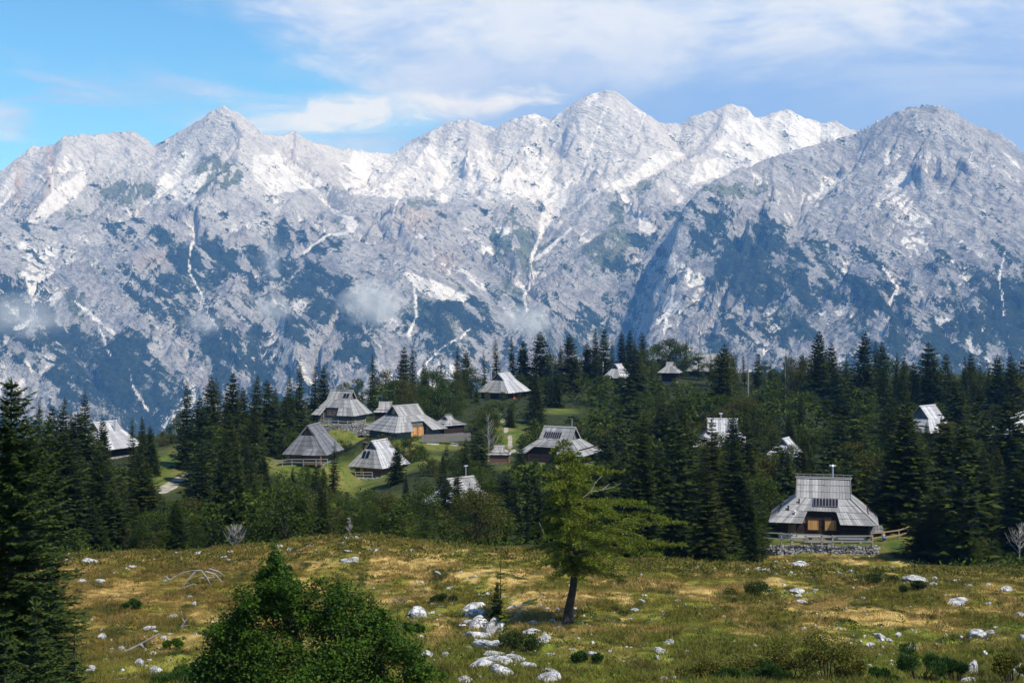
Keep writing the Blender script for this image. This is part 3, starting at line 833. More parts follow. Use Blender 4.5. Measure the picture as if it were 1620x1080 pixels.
M['tin'] = plain('dull_tin', (0.55, 0.57, 0.60), 0.4, 0.6)
M['near_black'] = plain('dark_interior', (0.012, 0.010, 0.009), 0.9)  # near-black for roof decks, wall cores and vents
M['chim'] = plain('brown_chimney', (0.10, 0.06, 0.045), 0.85)
def panel_mat():
    m, T = new_mat('solar_cell'); g = T.n('ShaderNodeTexCoord')
    br = T.n('ShaderNodeTexBrick'); T.link(g.outputs['Object'], br.inputs['Vector'])
    br.offset = 0; br.inputs['Color1'].default_value = (0.004, 0.006, 0.018, 1); br.inputs['Color2'].default_value = (0.006, 0.008, 0.022, 1)
    br.inputs['Mortar'].default_value = (0.03, 0.035, 0.05, 1); br.inputs['Scale'].default_value = 6; br.inputs['Mortar Size'].default_value = 0.01
    b = finish(T, br.outputs[0], 0.35, None, 0.3)
    return m
M['solar'] = panel_mat()
def stone_mat(name, dark, light, crack=0.6, island=True, sc=2.2):
    m, T = new_mat(name)
    g = T.n('ShaderNodeNewGeometry'); tcn = T.n('ShaderNodeTexCoord'); oi = T.n('ShaderNodeObjectInfo')
    ad = T.n('ShaderNodeVectorMath', operation='ADD'); T.link(tcn.outputs['Object'], ad.inputs[0])
    cb = T.n('ShaderNodeCombineXYZ', i_0=T.math('MULTIPLY', oi.outputs['Random'], 40.0)); T.link(cb.outputs[0], ad.inputs[1])
    v_ = ad.outputs[0]
    a = T.noise(v_, sc, 8, 0.7); b = T.noise(v_, sc * 4, 5, 0.7)
    vo = T.n('ShaderNodeTexVoronoi', feature='DISTANCE_TO_EDGE'); vo.inputs['Scale'].default_value = sc * 0.7
    wv = T.n('ShaderNodeVectorMath', operation='ADD'); T.link(v_, wv.inputs[0])
    nv = T.noise(v_, sc * 1.3, 3, 0.6, out=1); sv = T.n('ShaderNodeVectorMath', operation='SCALE'); T.link(nv, sv.inputs[0]); sv.inputs['Scale'].default_value = 0.9
    T.link(sv.outputs[0], wv.inputs[1]); T.link(wv.outputs[0], vo.inputs['Vector'])
    f = T.step(a, 0.36, 0.6)
    c = T.mix(f, dark, light)
    if island: c = T.mix(T.math('MULTIPLY', g.outputs['Random Per Island'], 0.7), c, tuple(x * 0.55 for x in dark))
    c = T.mix(T.math('MULTIPLY', T.math('SUBTRACT', 1.0, T.step(vo.outputs['Distance'], 0.0, 0.055)), crack), c, (0.035, 0.035, 0.035))
    c = T.mix(T.math('MULTIPLY', T.step(b, 0.58, 0.68), 0.55), c, (0.16, 0.155, 0.145))
    h = T.math('ADD', a, T.math('MULTIPLY', T.step(vo.outputs['Distance'], 0.0, 0.08), 0.5))
    finish(T, c, 0.9, bump(T, T.math('ADD', h, T.math('MULTIPLY', b, 0.4)), 0.9, 0.12), 0.15)
    return m
M['stone'] = stone_mat('dry_stone', (0.26, 0.255, 0.25), (0.50, 0.49, 0.475), 0.3, True, 1.2)
M['rock'] = stone_mat('white_limestone', (0.30, 0.30, 0.295), (0.66, 0.65, 0.63), 0.75, False, 1.5)

def V(*a): return Vector(a)
def roof_patch(name, root, tl, tr, br, bl, n, mat, bw=0.3, u0=0.0, u1=1.0, t0=0.0, t1=1.0, rnd=random, lift=0.05):
    """courses of boards on the patch tl-tr-br-bl (top edge tl..tr, eave bl..br), one part per course"""
    tl, tr, br, bl = map(Vector, (tl, tr, br, bl))
    def pt(u, t): return (tl.lerp(bl, t)).lerp(tr.lerp(br, t), u)
    nrm = ((tr + br) * 0.5 - (tl + bl) * 0.5).cross((tl + tr) * 0.5 - (bl + br) * 0.5)
    if nrm.length < 1e-6: nrm = Vector((0, 0, 1))
    nrm.normalize()
    if nrm.z < 0: nrm = -nrm
    span = max((pt(u1, t1) - pt(u0, t1)).length, 0.3)
    nb = max(2, int(span / bw))
    k0, k1 = round(t0 * n), round(t1 * n)
    for k in range(k0, k1):
        a, b = k / n, (k + 1) / n
        mb = MB()
        off = rnd.random() * 0.5
        e = [u0] + [u0 + (u1 - u0) * (i + 0.5 * rnd.random() * 0.5 + off * 0.3) / nb for i in range(1, nb)] + [u1]
        for i in range(nb):
            ua, ub = e[i], e[i + 1]
            g = (ub - ua) * 0.04
            jb = rnd.uniform(0.0, 0.05)
            ta = max(a - 0.012, 0); tb = min(b + 0.02 + jb * (1 / n), 1.0 + 0.015)
            l0 = rnd.uniform(0.0, 0.012); l1 = lift + rnd.uniform(-0.012, 0.022)
            p = [pt(ua + g, ta), pt(ub - g, ta), pt(ub - g, tb), pt(ua + g, tb)]
            th = nrm * 0.035
            top = [p[0] + nrm * l0, p[1] + nrm * l0, p[2] + nrm * l1, p[3] + nrm * l1]
            mb.hexa([q - th for q in top] + top)
        mb.build('shingle_course', mat, root, kind='stuff')
    dk = [pt(u0, t0), pt(u1, t0), pt(u1, t1), pt(u0, t1)]
    return [q - nrm * 0.06 for q in dk], nrm

def hut(name, label, px, D, yaw, r=2.7, L=5.3, w=4.2, h=6.3, g=4.2, e=1.7, base_py=None, mat='shingle', bw=0.3, nc=(3, 4), wall='log_dark', cut=None, gable='log_grey',
        skirtF=None, detail=1, cat='hut', group='shepherds huts on the alpine pasture', hipmat=None, inset=1.1, seed=0):
    rnd = random.Random(seed + int(px))
    p = P(px, base_py, D) if base_py else Vector(((px - CX) / F * D, D, gz((px - CX) / F * D, D)))
    root = empty(name, p, math.radians(yaw)); tag(root, label, cat, group)
    mt = M[mat]; hm = M[hipmat or mat]
    yg = w * (h - g) / (h - e)
    decks = MB()
    def add(tl, tr, br, bl, n, m_, **k):
        q, nr = roof_patch('roof', root, tl, tr, br, bl, n, m_, bw, rnd=rnd, **k)
        th = nr * 0.08
        decks.hexa([v - th for v in q] + list(q))
    for s in (-1, 1):                      # the two long slopes
        A, B = V(-r * s * -1, s * 0.02, h), V(r * s * -1, s * 0.02, h)
        up = (V(r, 0, h), V(-r, 0, h), V(-r * 1.02, yg, g), V(r * 1.02, yg, g)) if s > 0 else (V(-r, 0, h), V(r, 0, h), V(r * 1.02, -yg, g), V(-r * 1.02, -yg, g))
        lo = (V(r * 1.02, yg, g), V(-r * 1.02, yg, g), V(-L, w, e), V(L, w, e)) if s > 0 else (V(-r * 1.02, -yg, g), V(r * 1.02, -yg, g), V(L, -w, e), V(-L, -w, e))
        add(*up, nc[0], mt)
        if s < 0 and cut:
            cu0, cu1, ct = cut
            kk = round(ct * nc[1]) / nc[1]
            if kk > 0: add(*lo, nc[1], mt, t1=kk)
            add(*lo, nc[1], mt, u1=cu0, t0=kk); add(*lo, nc[1], mt, u0=cu1, t0=kk)
        else:
            add(*lo, nc[1], mt)
    for s in (-1, 1):                      # the skirts under the gables
        if s > 0: add(V(r * 1.02, -yg, g), V(r * 1.02, yg, g), V(L, w, e), V(L, -w, e), nc[1], hm)
        else: add(V(-r * 1.02, yg, g), V(-r * 1.02, -yg, g), V(-L, -w, e), V(-L, w, e), nc[1], hm)
    decks.build('roof_deck', M['near_black'], root, kind='stuff')
    # gables: upright boards, with barge boards and a projecting peak
    for s in (-1, 1):
        gb = MB(); nb = 9
        for i in range(nb):
            ya = -yg + 2 * yg * i / nb; yb = -yg + 2 * yg * (i + 1) / nb
            za = h - (h - g) * abs(ya) / yg; zb = h - (h - g) * abs(yb) / yg
            x0 = s * (r * 0.86 + rnd.uniform(0, .01)); x1 = x0 - s * 0.04
            gb.hexa([(x0, ya + .01, g - .1), (x0, yb - .01, g - .1), (x1, yb - .01, g - .1), (x1, ya + .01, g - .1), (x0, ya + .01, za - .12), (x0, yb - .01, zb - .12), (x1, yb - .01, zb - .12), (x1, ya + .01, za - .12)])
        gb.build('gable_boards', M[gable], root, kind='stuff')
        for q in (-1, 1):
            bg_ = MB(); bg_.bar((s * (r + .05), 0, h + .04), (s * (r * 1.02 + .05), q * (yg + .05), g - .02), 0.05, 0.26, up=(0, q * .7, .7))
            bg_.build('barge_board', M['rail' if mat != 'shingle_dark' else 'log_grey'], root)
    # caps along the ridge and the four hips
    cap = MB(); cap.bar((-r - .15, -.09, h + .05), (r + .15, -.09, h + .05), .22, .05, up=(0, -.6, .8)); cap.build('ridge_board', mt, root)
    cap = MB(); cap.bar((-r - .15, .09, h + .09), (r + .15, .09, h + .09), .22, .05, up=(0, .6, .8)); cap.build('ridge_board', mt, root)
    for sx_ in (-1, 1):
        for sy_ in (-1, 1):
            c_ = MB(); c_.bar((sx_ * r * 1.02, sy_ * yg, g + .04), (sx_ * L, sy_ * w, e + .05), .16, .07); c_.build('hip_board', mt, root)
    # walls of stacked timbers on a stone footing
    wx_, wy_ = L - inset, w - inset
    wl = MB(); z = 0.3; 
    top = e + (inset) * (h - e) / w * 0.8
    yw = wy_
    if cut:
        xa, xb = -L + 2 * L * cut[0], -L + 2 * L * cut[1]
        yt = yg + (w - yg) * cut[2]; yw = min(wy_, yt - .2)
    while z < top:
        for s in (-1, 1):
            if s < 0 and cut:
                wl.box(((-wx_ + xa) / 2, -wy_, z + .1), (xa + wx_ + .15, .16, .19)); wl.box(((wx_ + xb) / 2, -wy_, z + .1), (wx_ - xb + .15, .16, .19))
            else: wl.box((0, s * wy_, z + .1), (2 * wx_ + .3, .16, .19))
            wl.box((s * wx_, 0, z + .1), (.16, 2 * wy_ + .3, .19))
        z += 0.2
    wl.build('log_wall', M[wall], root, kind='stuff')
    ft = MB()
    ft.box((0, 0, 0.0), (2 * wx_ + .1, 2 * wy_ + .1, .62)); ft.build('footing', M['stone'], root)
    if cut:
        u0, u1 = cut[0], cut[1]
        xa, xb = -L + 2 * L * u0, -L + 2 * L * u1
        k = cut[2]; zt = g + (e - g) * k; yt = yg + (w - yg) * k
        fr = MB(); fr.box(((xa + xb) / 2, -(yt - .1), zt - .16), (xb - xa, .14, .14)); fr.build('porch_beam', M['log_dark'], root)
        bk = MB(); zz = 0.3
        while zz < zt + .1:
            bk.box(((xa + xb) / 2, -yw, zz + .1), (xb - xa, .17, .19)); zz += .2
        bk.build('porch_wall', M[wall], root, kind='stuff')
        for xx in (xa, xb):
            sw = MB(); sw.hexa([(xx - .03, -wy_, 0), (xx + .03, -wy_, 0), (xx + .03, -yw, 0), (xx - .03, -yw, 0), (xx - .03, -wy_, e + .3), (xx + .03, -wy_, e + .3), (xx + .03, -yw, zt - .05), (xx - .03, -yw, zt - .05)])
            sw.build('porch_cheek', M[wall], root)
    return root
def board_panel(name, root, c, wdt, hgt, mat, face='-y', n=None, frame=None, nrm=None):
    """a shutter or door of upright boards on the wall; c = centre, in the hut's frame"""
    n = n or max(2, int(wdt / .2))
    mb = MB()
    for i in range(n):
        o = -wdt / 2 + wdt * (i + .5) / n
        if face == '-y': mb.box((c[0] + o, c[1], c[2]), (wdt / n * .93, .05, hgt))
        else: mb.box((c[0], c[1] + o, c[2]), (.05, wdt / n * .93, hgt))
    pn = mb.build(name, M[mat], root, kind='stuff')
    if frame:
        fr = MB(); a, b = wdt / 2 + .05, hgt / 2 + .05
        for q in ((-1, 0), (1, 0)):
            if face == '-y': fr.box((c[0] + q[0] * a, c[1] - .02, c[2]), (.1, .09, hgt + .2))
            else: fr.box((c[0] - .02, c[1] + q[0] * a, c[2]), (.09, .1, hgt + .2))
        for q in (-1, 1):
            if face == '-y': fr.box((c[0], c[1] - .02, c[2] + q * b), (wdt, .08, .1))
            else: fr.box((c[0] - .02, c[1], c[2] + q * b), (.08, wdt, .1))
        fr.build('frame', M[frame], pn)
    return pn
def on_slope(h, e, w, x, t_z, side=-1, off=.1):
    """point on the long slope at height t_z"""
    y = w * (h - t_z) / (h - e)
    n = Vector((0, side * (h - e), w)).normalized()
    return Vector((x, side * y, t_z)) + n * off, n
def solar(root, h, e, w, x0, x1, z0, z1, n=4, off=.14):
    a, nn = on_slope(h, e, w, 0, z0, off=off); b, _ = on_slope(h, e, w, 0, z1, off=off)
    for i in range(n):
        xa = x0 + (x1 - x0) * i / n; xb = x0 + (x1 - x0) * (i + 1) / n - .05
        mb = MB(); q = [Vector((xa, a.y, a.z)), Vector((xb, a.y, a.z)), Vector((xb, b.y, b.z)), Vector((xa, b.y, b.z))]
        mb.hexa([v - nn * .04 for v in q] + q); pn = mb.build('solar_panel', M['solar'], root)
        fr = MB()
        for s, t in ((0, 1), (1, 2), (2, 3), (3, 0)): fr.bar(q[s] + nn * .005, q[t] + nn * .005, .022, .03, up=nn)
        fr.build('frame', M['rail'], pn)
def chimney(root, x, y, z0, z1, tee=True, rad=.1, mat='tin'):
    mb = MB(); mb.tube([(x, y, z0), (x, y, z1)], [rad, rad], 8); c = mb.build('chimney', M[mat], root)
    if tee:
        mb = MB(); mb.tube([(x - .33, y, z1 + .08), (x + .33, y, z1 + .08)], [rad * 1.15] * 2, 8); mb.tube([(x, y, z1 + .05), (x, y, z1 + .22)], [rad * 1.5, rad * .4], 8)
        mb.build('cowl', M[mat], c)
def ridge_rail(root, r, h):
    mb = MB(); mb.bar((-r - .3, 0, h + .42), (r + .3, 0, h + .42), .05, .05); mb.build('ridge_rail', M['rail'], root)
    mb = MB(); mb.box((0, .0, h + .14), (2 * r + .5, .28, .05)); mb.build('ridge_rail', M['rail'], root)
    for i in range(9):
        mb = MB(); mb.box((-r + 2 * r * i / 8, 0, h + .26), (.05, .05, .26)); mb.build('rail_post', M['rail'], root)

G0 = 'shepherds huts on the alpine pasture'
# the big hut on the right
hH = hut('shepherd_hut', 'large grey shingled hut behind a dry stone wall, orange shutters and solar panels', 1303, 152, -13, r=2.75, L=5.55, w=4.1, h=5.95, g=4.1, e=1.75, base_py=844.5,
         nc=(3, 4), cut=(0.31, 0.655, 0.5), inset=1.0, seed=1)
ridge_rail(hH, 2.75, 5.95)
solar(hH, 5.95, 1.75, 4.1, -1.05, 1.55, 3.98, 3.3, 8)
chimney(hH, 0.95, 0.25, 5.4, 7.2, rad=.1)
board_panel('shutter', hH, (-1.0, -2.90, 1.45), 1.15, 1.05, 'orange', frame='log_dark')
board_panel('shutter', hH, (.75, -2.90, 1.45), 1.15, 1.05, 'orange', frame='log_dark')
board_panel('hatch', hH, (-2.05, -2.90, 1.8), .5, .34, 'orange', frame='log_dark')
board_panel('door', hH, (-3.2, -3.2, .95), .85, 1.35, 'log_brown', frame='log_dark')
for x_, z_ in ((-2.5, 3.5), (-3.6, 2.85), (-2.9, 2.45)):
    a, nn = on_slope(5.95, 1.75, 4.1, x_, z_, off=0)
    mb = MB(); mb.tube([a, a + V(0, 0, .42)], [.07, .07], 7); mb.tube([a + V(0, 0, .42), a + V(0, 0, .55)], [.15, .05], 7); mb.build('roof_vent', M['near_black'] if x_ != -2.9 else M['plaster'], hH)
for a_, b_ in ((-3.3, 2.6), (2.6, 3.4)):
    fp = MB(); fp.box((a_, -3.2, .16), (b_, .12, .52)); fp.build('plinth', M['plaster'], hH)
# village huts
hA = hut('shepherd_hut', 'grey shingled hut on a walled terrace, two dark panels high on its front roof', 541, 300, -22, r=2.6, L=5.05, w=4.1, h=6.6, g=4.8, e=1.7, base_py=667, nc=(3, 4), wall='log_grey',
         cut=(0.22, 0.60, 0.5), mat='shingle', hipmat='shingle', seed=2)
solar(hA, 6.6, 1.7, 4.1, .9, 2.3, 5.95, 5.1, 2)
board_panel('shutter', hA, (-1.3, -2.74, 2.1), 1.3, .9, 'log_brown', frame='log_grey'); board_panel('shutter', hA, (.35, -2.74, 2.0), 1.3, 1.1, 'log_grey', frame='log_grey')
ridge_rail(hA, 1.2, 6.6)
hB = hut('shepherd_hut', 'slate grey gable-end hut with small wooden peak and lean-to roof in front', 496, 249, 78, r=3.1, L=4.6, w=4.0, h=6.5, g=4.9, e=1.75, base_py=730, nc=(3, 4), mat='shingle_dark', wall='log_brown',
         gable='log_brown', hipmat='shingle_dark', seed=3)
chimney(hB, 1.6, 1.2, 5.0, 6.4, rad=.25, tee=False, mat='chim')
q, nr = roof_patch('roof', hB, V(-4.0, -.3, 2.9), V(-4.0, -3.1, 2.9), V(-5.5, -3.4, 1.75), V(-5.5, .1, 1.75), 2, M['shingle_dark'])
d_ = MB(); d_.hexa([v - nr * .08 for v in q] + q); d_.build('lean_to_roof', M['log_dark'], hB)
d_ = MB()
for z_ in np.arange(.2, 1.7, .2): d_.box((-5.0, -1.6, z_), (.15, 2.9, .18)); d_.box((-4.5, -.2, z_), (1.1, .15, .18)); d_.box((-4.5, -3.0, z_), (1.1, .15, .18))
d_.build('lean_to_wall', M['log_brown'], hB, kind='stuff')
hC = hut('shepherd_hut', 'big hut with orange doors in its porch and orange board in its gable', 641, 278, 42, r=3.1, L=6.4, w=5.2, h=6.3, g=4.5, e=1.75, base_py=692, nc=(4, 5), mat='shingle', wall='log_grey', cut=(0.36, 0.70, 0.4),
         gable='log_grey', seed=4)
board_panel('gable_door', hC, (-2.75, 0, 5.15), .95, .85, 'orange', face='x')
board_panel('door', hC, (1.35, -3.25, 1.4), 1.3, 1.7, 'orange'); board_panel('door', hC, (-.55, -3.25, 1.4), 1.9, 1.7, 'orange')
hD = hut('shepherd_hut', 'hut above a low stone wall with brown chimney, its gable end to the meadow', 600, 259, 60, r=2.5, L=4.4, w=3.8, h=6.2, g=4.8, e=1.75, base_py=750, nc=(3, 4), mat='shingle_pale', wall='log_brown',
         hipmat='shingle', gable='log_grey', seed=5)  # long slopes paler than the hips: sunlit side painted into the colour
chimney(hD, -1.2, 2.3, 2.5, 5.6, tee=False, rad=.36, mat='chim')
mb = MB(); mb.box((-1.2, 2.3, 5.75), (1.1, 1.1, .16)); mb.build('chimney_cap', M['chim'], hD)
board_panel('door', hD, (-3.4, 1.4, 1.0), .9, 1.55, 'orange', face='x', frame='log_dark')
for yy_ in (-.1, .75):
    # roof windows on the skirt towards the meadow
    def sk(y, z):
        x = -(2.5 * 1.02 + (4.4 - 2.55) * (4.8 - z) / (4.8 - 1.75)); return Vector((x - .12, y, z + .1))
    q = [sk(yy_, 3.3), sk(yy_ + .6, 3.3), sk(yy_ + .6, 4.4), sk(yy_, 4.4)]
    mb = MB(); mb.hexa([v + V(.06, 0, -.05) for v in q] + q); mb.build('roof_window', M['solar'], hD)
hE = hut('hay_shed', 'small low shed with square hipped roof at the fence beside the big hut', 709, 290, 38, r=.8, L=2.9, w=2.5, h=3.6, g=2.9, e=1.9, base_py=686, nc=(2, 3), mat='shingle', wall='log_dark', inset=.5, cat='shed', seed=6)
ridge_rail(hE, .5, 3.6)
hS = hut('hay_shed', 'little shed with one white roof side tucked behind the big hut', 610, 312, 0, r=1.35, L=2.5, w=2.3, h=4.4, g=3.4, e=2.4, base_py=668, nc=(2, 2), mat='shingle', hipmat='shingle_pale', inset=.5, cat='shed', seed=7)
hF = hut('shepherd_hut', 'lone hut below the wooded crest, bright white roof side and tall tin flue', 797, 374, 58, r=3.0, L=5.6, w=5.0, h=7.0, g=5.2, e=2.2, base_py=632, nc=(3, 4), mat='shingle_pale', hipmat='shingle', wall='log_dark', bw=.4, seed=8)  # paler shingle on the long slopes paints in their sunlight
board_panel('door', hF, (-1.2, -4.0, 1.1), 1.0, 1.8, 'red')
chimney(hF, -2.2, 2.6, 3.5, 8.2, rad=.2)
hG = hut('shepherd_hut', 'grey hut half hidden behind the lone larch, long black solar panel on its roof', 886, 246, -26, r=2.9, L=6.2, w=4.4, h=6.2, g=4.2, e=1.9, base_py=732, nc=(3, 4), mat='shingle', wall='log_dark', cut=(0.14, 0.60, 0.5), seed=9)
solar(hG, 6.2, 1.9, 4.4, -2.3, .9, 5.3, 4.4, 8)
chimney(hG, 2.0, .6, 5.3, 7.6, rad=.07, tee=False)
hI = hut('shepherd_hut', 'dark gabled hut buried in the spruces, one white strip of roof showing', 728, 191, 40, r=2.2, L=4.2, w=3.6, h=5.2, g=3.9, e=1.8, base_py=817, nc=(3, 3), mat='shingle', hipmat='shingle_pale', wall='log_brown', seed=10)
chimney(hI, 1.2, .3, 4.6, 6.6, rad=.07)
for (px_, D_, yaw_, lab, kw) in (
    (166, 246, 58, 'hut in the left spruce wood with bright white roof side and thin flue', dict(mat='shingle_pale', r=2.6, L=5, h=6.0, g=4.6)),
    (662, 395, 50, 'white roofed hut on the crest above the maples, mostly behind foliage', dict(mat='shingle_pale', h=6.6)),
    (978, 400, 55, 'pale hut roof beside a thin white mast on the wooded crest', dict(mat='shingle_pale', r=1.8, L=3.6, w=3.0, h=5.4, g=4.2)),
    (1060, 402, -20, 'small hipped roof sunk in brownish beech foliage on the crest', dict(mat='shingle', r=.9, L=3.0, w=2.6, h=5.6, g=4.6, e=2.8)),
    (1125, 420, -25, 'grey hut roof at the skyline behind a small dark spruce', dict(mat='shingle', h=6.6, r=2.4, L=6.4, w=5.4)),
    (1143, 262, -8, 'hut roof showing as a white T between spruces in the dark wood', dict(mat='shingle_pale', h=6.4, hipmat='shingle_pale')),
    (1243, 240, 60, 'scrap of white roof deep in the wood above the large hut', dict(mat='shingle_pale', r=1.6, L=3.4, w=3.0, h=5.0, g=4.0)),
    (1467, 288, 40, 'hut behind a bare-twigged spruce in the east wood, white roof in slivers', dict(mat='shingle_pale', h=6.6)),
    (1607, 282, 30, 'white roof corner at the very edge of the wood', dict(mat='shingle_pale', h=6.2)),
    (790, 246, -5, 'tiny dark brown shed with shingled lid below the footpath', dict(mat='shingle', r=.8, L=2.0, w=1.7, h=3.0, g=2.4, e=1.7, inset=.35, wall='log_brown')),
    ):
    o = hut('shepherd_hut' if 'shed' not in lab else 'hay_shed', lab, px_, D_, yaw_, bw=.45, nc=(3, 4), cat='hut' if 'shed' not in lab else 'shed', seed=int(px_), **kw)
    if px_ == 166: chimney(o, .8, -1.5, 3.5, 6.3, rad=.16, tee=False)
    if px_ == 1125: chimney(o, -.3, 0, 6.0, 7.8, rad=.16)
    if px_ == 1143: chimney(o, -.3, 0, 6.0, 7.3, rad=.12)
    if px_ == 662: chimney(o, -2.3, 1.5, 4.0, 7.6, rad=.12)
mb = MB(); mb.tube([(0, 0, -8), (0, 0, 1.5)], [.14, .12], 7); o = mb.build('mast', M['plaster']); o.location = P(954, 580, 400); tag(o, 'thin white mast rising from the foliage on the crest', 'mast')

# ------------------------------------------------------------------ fences, walls, benches
def fence(label, pts, hgt=1.05, rails=(.45, .95), mat='rail', step=1, name='wooden_fence', pw=.13):
    ws = [Vector(p) for p in pts]
    root = empty(name, ws[0]); tag(root, label, 'fence', 'wooden rail fences')
    for i, p in enumerate(ws):
        mb = MB(); q = p - ws[0]; mb.box((q.x, q.y, q.z + hgt / 2 - .15), (pw, pw, hgt + .3), rz=.1 * i); mb.build('post', M[mat], root)
    for a, b in zip(ws[:-1], ws[1:]):
        for z in rails:
            mb = MB(); mb.bar(a - ws[0] + V(0, -.08, z), b - ws[0] + V(0, -.08, z + random.uniform(-.04, .04)), .05, .12); mb.build('rail', M[mat], root)
    return root
def fpts(l):
    out = []
    for px, py, D in l: out.append(P(px, py, D))
    return out
fence('long grey rail fence on top of the stone wall before the large hut', fpts([(1200, 855, 144.5), (1236, 857, 144), (1252, 858, 143.8), (1300, 860, 143.5), (1317, 861, 143.4), (1380, 861, 143.6)]), hgt=.95, rails=(.33, .88))
fence('short brown rail fence on the grass beside the large hut', fpts([(1378, 857, 146.5), (1399, 855, 148), (1422, 852, 149), (1437, 847, 150.5)]), hgt=1.0, rails=(.4, .92), mat='rail_brown')
fence('grey fence along the terrace edge before the panelled hut', fpts([(508, 672, 294.5), (520, 673, 294), (535, 674, 294), (550, 675, 294), (562, 674, 294.5), (578, 672, 296)]), hgt=1.3, rails=(.5, 1.05), pw=.18)
fence('grey fence before the slate grey gable hut', fpts([(430, 737, 241), (447, 736, 241), (462, 735, 241), (480, 735, 241), (500, 735, 241), (518, 735, 241)]), hgt=1.0)
fence('low grey fence at the door of the brown chimney hut', fpts([(562, 755, 251), (575, 755, 251), (589, 755, 251)]), hgt=.9)
# tall board fence at the big hut
rt = empty('board_fence', P(668, 700, 268)); tag(rt, 'tall grey board fence between the big hut and the low shed', 'fence', 'wooden rail fences')
for i in range(34):
    x = i * .27; mb = MB(); mb.box((x, i * .1, .75 + .05 * random.random()), (.25, .05, 1.5), rz=.3); mb.build('board', M['log_grey'], rt)
def stone_wall(label, a, b, hgt, thick=.8, n=220, size=.42, batter=.35, group='dry stone retaining walls'):
    a = Vector(a); b = Vector(b); d = b - a; Ld = d.length; du = d / Ld; nrm = Vector((du.y, -du.x, 0)).normalized()
    if nrm.y > 0: nrm = -nrm
    root = empty('stone_wall', a); tag(root, label, 'wall', group)
    core = MB(); q = [V(0, 0, 0) - nrm * thick, d - nrm * thick, d + nrm * (batter - .05), V(0, 0, 0) + nrm * (batter - .05)]
    t = [V(0, 0, hgt - .1) - nrm * thick, d + V(0, 0, hgt - .1) - nrm * thick, d + V(0, 0, hgt - .1) - nrm * .05, V(0, 0, hgt - .1) - nrm * .05]
    core.hexa([p - V(0, 0, .6) for p in q] + t); core.build('core', M['near_black'], root)
    st = MB(); rnd = random.Random(int(a.x * 10))
    z = 0.0
    while z < hgt:
        x = -rnd.random() * size; hh = size * rnd.uniform(.45, .75)
        while x < Ld:
            wd = size * rnd.uniform(.5, 1.5); 
            c = a * 0 + du * (x + wd / 2) + nrm * (batter * (1 - z / hgt) + rnd.uniform(-.06, .1)) + V(0, 0, z + hh / 2 + rnd.uniform(-.06, .06))
            R_ = Matrix.Rotation(math.atan2(du.y, du.x) + rnd.uniform(-.25, .25), 3, 'Z') @ Matrix.Rotation(rnd.uniform(-.3, .3), 3, 'Y') @ Matrix.Rotation(rnd.uniform(-.2, .2), 3, 'X')
            hx2, hy2, hz2 = wd * .47, size * .5, hh * .5 * rnd.uniform(.85, 1.15)
            pts = []
            for sz in (-1, 1):
                for sx2, sy2 in ((-1, -1), (1, -1), (1, 1), (-1, 1)):
                    pts.append(c + R_ @ V(sx2 * hx2 * rnd.uniform(.65, 1), sy2 * hy2 * rnd.uniform(.7, 1), sz * hz2 * rnd.uniform(.6, 1)))
            st.hexa(pts)
            x += wd * rnd.uniform(.9, 1.1)
        z += hh * .85
    st.build('stones', M['stone'], root, kind='stuff')
    return root
stone_wall('rough dry stone wall below the fence of the large hut', P(1212, 881, 144.3), P(1388, 883, 143.8), 1.08, size=.34)
stone_wall('long curved grey terrace wall under the panelled hut', P(500, 690, 293.5), P(600, 688, 293.5), 2.3, size=.5)
stone_wall('low stone wall under the brown chimney hut', P(535, 772, 250), P(652, 770, 251), 1.6, size=.45)
# table and benches on the terrace of the large hut
def bench(label, p, ln, rz, hgt=.45, dep=.34, cat='bench', name='bench', leg_mat='stone', top='rail'):
    root = empty(name, p, rz); tag(root, label, cat, 'log table and benches before the large hut')
    mb = MB(); mb.box((0, 0, hgt), (ln, dep, .09)); mb.build('seat' if cat == 'bench' else 'table_top', M[top], root)
    for s in (-1, 1):
        mb = MB(); mb.tube([(s * ln * .36, 0, -.1), (s * ln * .36, 0, hgt - .045)], [.17, .15], 8); mb.build('leg', M[leg_mat], root)
gzH = P(1303, 844.5, 152).z
bench('long plank table with stump legs on the terrace of the large hut', V(P(1298, 0, 146).x, 146, gzH), 2.9, -.05, .8, .75, 'table', 'table', 'rail')
bench('low plank bench in front of the terrace table', V(P(1297, 0, 145).x, 145, gzH), 2.5, -.05, .42, .3)
bench('bench on two pale stumps left of the terrace table', V(P(1263, 0, 147.2).x, 147.2, gzH), 1.8, -.05)
bench('bench on two pale stumps right of the terrace table', V(P(1346, 0, 146.6).x, 146.6, gzH), 2.6, -.05)
# firewood roof: a low grey lean-to at the hut corner
rt = empty('wood_store', V(P(1378, 0, 150).x, 150, gzH - .1), -.2); tag(rt, 'low grey firewood cover leaning at the corner of the large hut', 'wood store')
q, nr = roof_patch('roof', rt, V(-1.2, .9, 1.25), V(1.2, .9, 1.25), V(1.3, -.7, .75), V(-1.3, -.7, .75), 2, M['shingle_dark'])
mb = MB()
for i in range(5):
    for k in range(9): mb.tube([(-1.05 + k * .25, -.4, .1 + i * .14), (-1.05 + k * .25, .6, .1 + i * .14)], [.08, .08], 6)
mb.build('firewood', M['log_brown'], rt, kind='stuff')
for s in (-1, 1):
    mb = MB(); mb.bar((s * 1.15, -.55, -.2), (s * 1.15, -.55, .78), .1); mb.bar((s * 1.15, .8, -.2), (s * 1.15, .8, 1.2), .1); mb.build('post', M['rail'], rt, kind='stuff')
